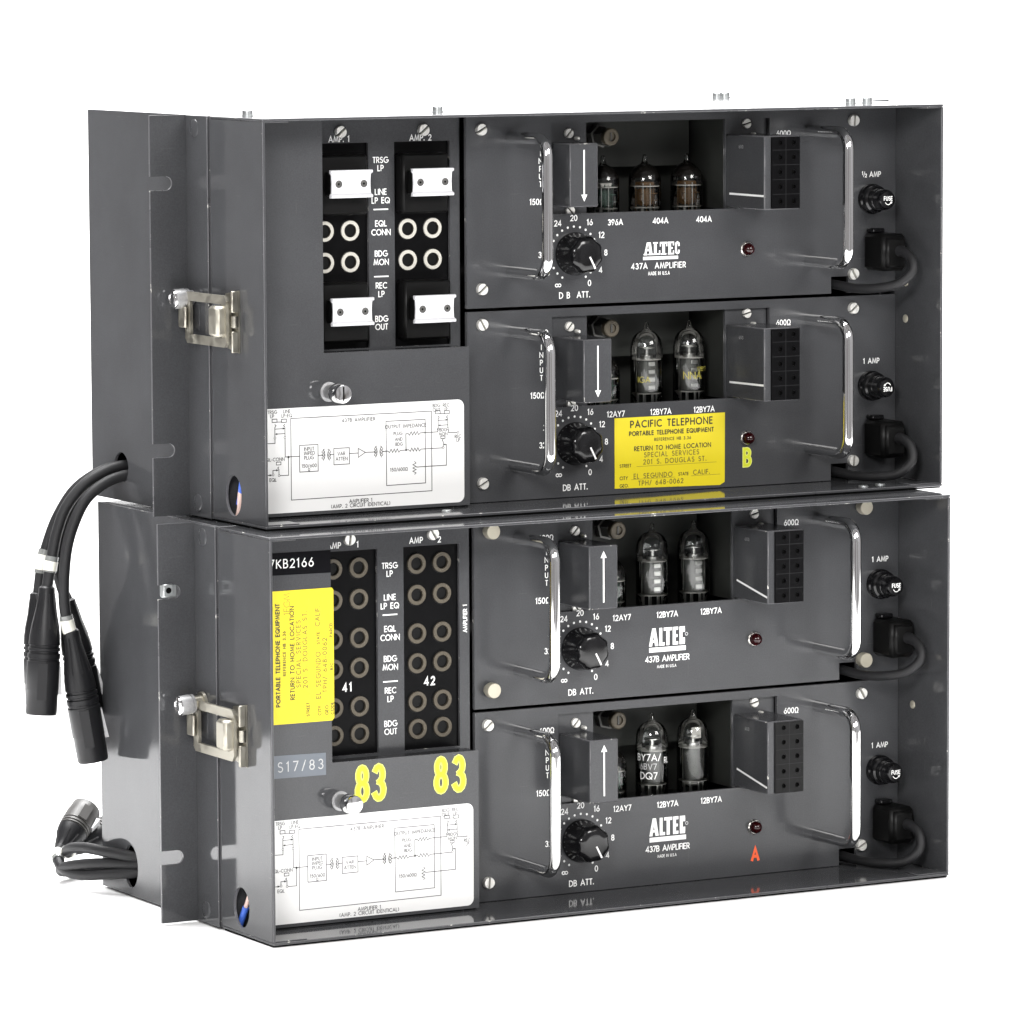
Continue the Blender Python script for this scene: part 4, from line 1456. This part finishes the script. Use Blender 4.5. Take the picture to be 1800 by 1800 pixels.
# ------------------------------------------------------------------ microphone cables
def connector(mb, a, b_, shell='greyplastic', face='void', boot='greyplastic'):
    """XLR style plug from the boot end a to the mating end b_."""
    a, b_ = Vector(a), Vector(b_)
    ax = b_ - a
    L = ax.length
    p = [(2.6, 0), (3.7, .015), (4.0, .10), (4.7, .17), (6.2, .29), (7.1, .38), (7.3, .44), (7.4, .455), (6.9, .46), (6.9, .475), (7.5, .48), (7.5, .50), (6.9, .505), (6.9, .52),
         (7.6, .525), (7.6, .56), (7.25, .565), (7.25, .58), (7.7, .585), (7.7, .80), (7.35, .81), (7.3, .985), (7.0, 1.0), (6.2, 1.0), (6.1, .94), (.01, .94)]
    mb.lathe(a, ax, [(r, t_ * L) for r, t_ in p], shell, 30, [boot] * 7 + [shell] * 16 + [face, face])
    un = ax.normalized()
    ux = un.orthogonal().normalized()
    uy = un.cross(ux)
    for k in range(9):                       # flutes of the rubber boot
        an = 2 * math.pi * k / 9
        d = ux * math.cos(an) + uy * math.sin(an)
        mb.tube([a + un * L * .06 + d * 3.5, a + un * L * .2 + d * 4.7, a + un * L * .33 + d * 6.3], .55, boot, 6)
    lt = Vector((.9, -.35, 0)) - un * un.dot(Vector((.9, -.35, 0)))
    lt.normalize()
    sd = lt.cross(un)
    q0, q1 = a + un * L * .62 + lt * 7.4, a + un * L * .84 + lt * 7.4
    mb.add([q0 - sd * 1.6, q0 + sd * 1.6, q1 + sd * 1.9, q1 - sd * 1.9, q0 - sd * 1.6 + lt * .7, q0 + sd * 1.6 + lt * .7, q1 + sd * 1.9 + lt * 1.8, q1 - sd * 1.9 + lt * 1.8],
           [(0, 1, 2, 3), (4, 5, 6, 7), (0, 1, 5, 4), (1, 2, 6, 5), (2, 3, 7, 6), (3, 0, 4, 7)], 'knurl')
    # grip rib along the barrel
    u = ax.normalized()
    side = u.cross(Vector((.3, -1, 0))).normalized()
    fr_ = Vector((-.45, -.9, 0)) - u * Vector((-.45, -.9, 0)).dot(u)
    fr_.normalize()
    c0, c1 = a + u * L * .60 + fr_ * 7.2, a + u * L * .88 + fr_ * 7.0
    s = fr_.cross(u) * 2.2
    o = fr_ * .8
    mb.add([c0 - s, c0 + s, c1 + s, c1 - s, c0 - s + o, c0 + s + o, c1 + s + o, c1 - s + o],
           [(0, 1, 2, 3), (4, 5, 6, 7), (0, 1, 5, 4), (1, 2, 6, 5), (2, 3, 7, 6), (3, 0, 4, 7)], shell)


CABLES = [
    # frame, label, path, connector start, end, sleeve position (index fractions), shell
    (T_up, 'black microphone cable hanging outermost at the left, its connector in front of another one',
     [(12, 151, 16), (2, 150, 16.4), (-7, 151, 14.2), (-17.5, 153, 8.0), (-26, 155, -2.5), (-31.0, 155, -14.5), (-33.6, 155, -26), (-35.0, 155, -33), (-36.2, 155, -39)],
     (-36.2, 155, -38.5), (-41.0, 153, -98.5), (.74, .86), 'greyplastic'),
    (T_up, 'black microphone cable whose connector peeps out behind the outermost one at the left',
     [(12, 157, 15), (2, 157, 15.4), (-7.5, 160, 12.4), (-17.0, 165, 4.5), (-24.5, 168, -8), (-29.0, 170, -20.7), (-32.0, 170, -31.2), (-34.0, 170, -44)],
     (-34.2, 170, -43.0), (-35.0, 166, -96.0), (.76, .90), 'greyplastic'),
    (T_up, 'black microphone cable with a white sleeve, its connector hanging lowest against the case',
     [(12, 146, 12), (1, 145.5, 12.2), (-9.5, 146, 9.2), (-19.0, 147, 2.2), (-25.4, 147, -8.5), (-29.5, 147, -20.8), (-31.2, 147, -35.3), (-31.2, 147, -46.0), (-29.9, 147, -55.0), (-27.9, 147, -61.7)],
     (-28.2, 147, -58.5), (-18.4, 145, -121.0), (.86, .99), 'greyplastic'),
    (T_up, 'black microphone cable with its connector behind the one that hangs lowest',
     [(12, 152, 12), (1, 152, 12.6), (-8, 154, 10.2), (-17.0, 157, 3.6), (-23.0, 160, -5.9), (-26.8, 162, -18.4), (-28.0, 162, -29.0), (-25.6, 162, -40.0), (-22.6, 162, -47.0)],
     (-22.8, 162, -46.0), (-12.8, 160, -102.0), None, 'greyplastic'),
    (T_low, 'black cable coiled at the floor, its pale grey connector leaning up behind the lower case',
     [(12, 149, 10), (2.6, 150, 10.3), (-6.0, 162, 8.6), (-11.6, 176, 6.6), (-14.4, 188, 6.4), (-14.8, 197, 8.6), (-13.0, 203, 12.2), (-10.3, 206, 15.6)],
     (-10.6, 205.6, 13.6), (9.2, 219, 30.5), (.80, .94), 'greymetal'),
    (T_low, 'black cable bending back above the coiled one, its connector mostly hidden behind the case',
     [(12, 148, 18), (2.2, 149, 18.2), (-5.3, 163, 18.8), (-9.6, 178, 19.0), (-11.4, 190, 17.4), (-10.4, 199, 14.6), (-6.5, 205, 13.0), (-2.3, 210, 12.6)],
     (-3.0, 211, 13.0), (34, 226, 21.5), (.76, .90), 'greymetal'),
    (T_low, 'thin black cable lying between the two bent ones at the lower left',
     [(12, 149, 14), (2.7, 150, 14.4), (-8.1, 168, 13.0), (-13.6, 184, 10.2), (-14.5, 196, 7.0), (-9.0, 206, 3.6), (4, 212, 2.6), (22, 216, 2.6), (40, 222, 2.6)],
     None, None, None, 'greymetal'),
]
for Tm, lb, path, ca, cb_, slv, shell in CABLES:
    org = Vector(path[1])
    pr = thing('microphone_cable', lb, 'cable', Tm @ Matrix.Translation(org * S), 'cables leaving the cases at the left')
    pts = smooth_path(path, 8)
    mb = MB()
    mb.tube(pts, 2.6, 'rubber', 14)
    part('cable_jacket', mb, pr, org, smooth=60)
    if ca:
        mb = MB()
        connector(mb, ca, cb_, shell)
        part('connector', mb, pr, org)
    if slv:
        n = len(pts)
        i0, i1 = int(slv[0] * (n - 1)), max(int(slv[1] * (n - 1)), int(slv[0] * (n - 1)) + 3)
        seg = pts[i0:i1 + 1]
        mb = MB()
        c = max(2, len(seg) // 4)
        mb.tube(seg, 3.1, 'clearsleeve', 16)
        mb.tube(seg[c:-1] if len(seg) - c > 3 else seg[1:], 3.3, 'sleeve', 16)
        part('label_sleeve', mb, pr, org, smooth=60)
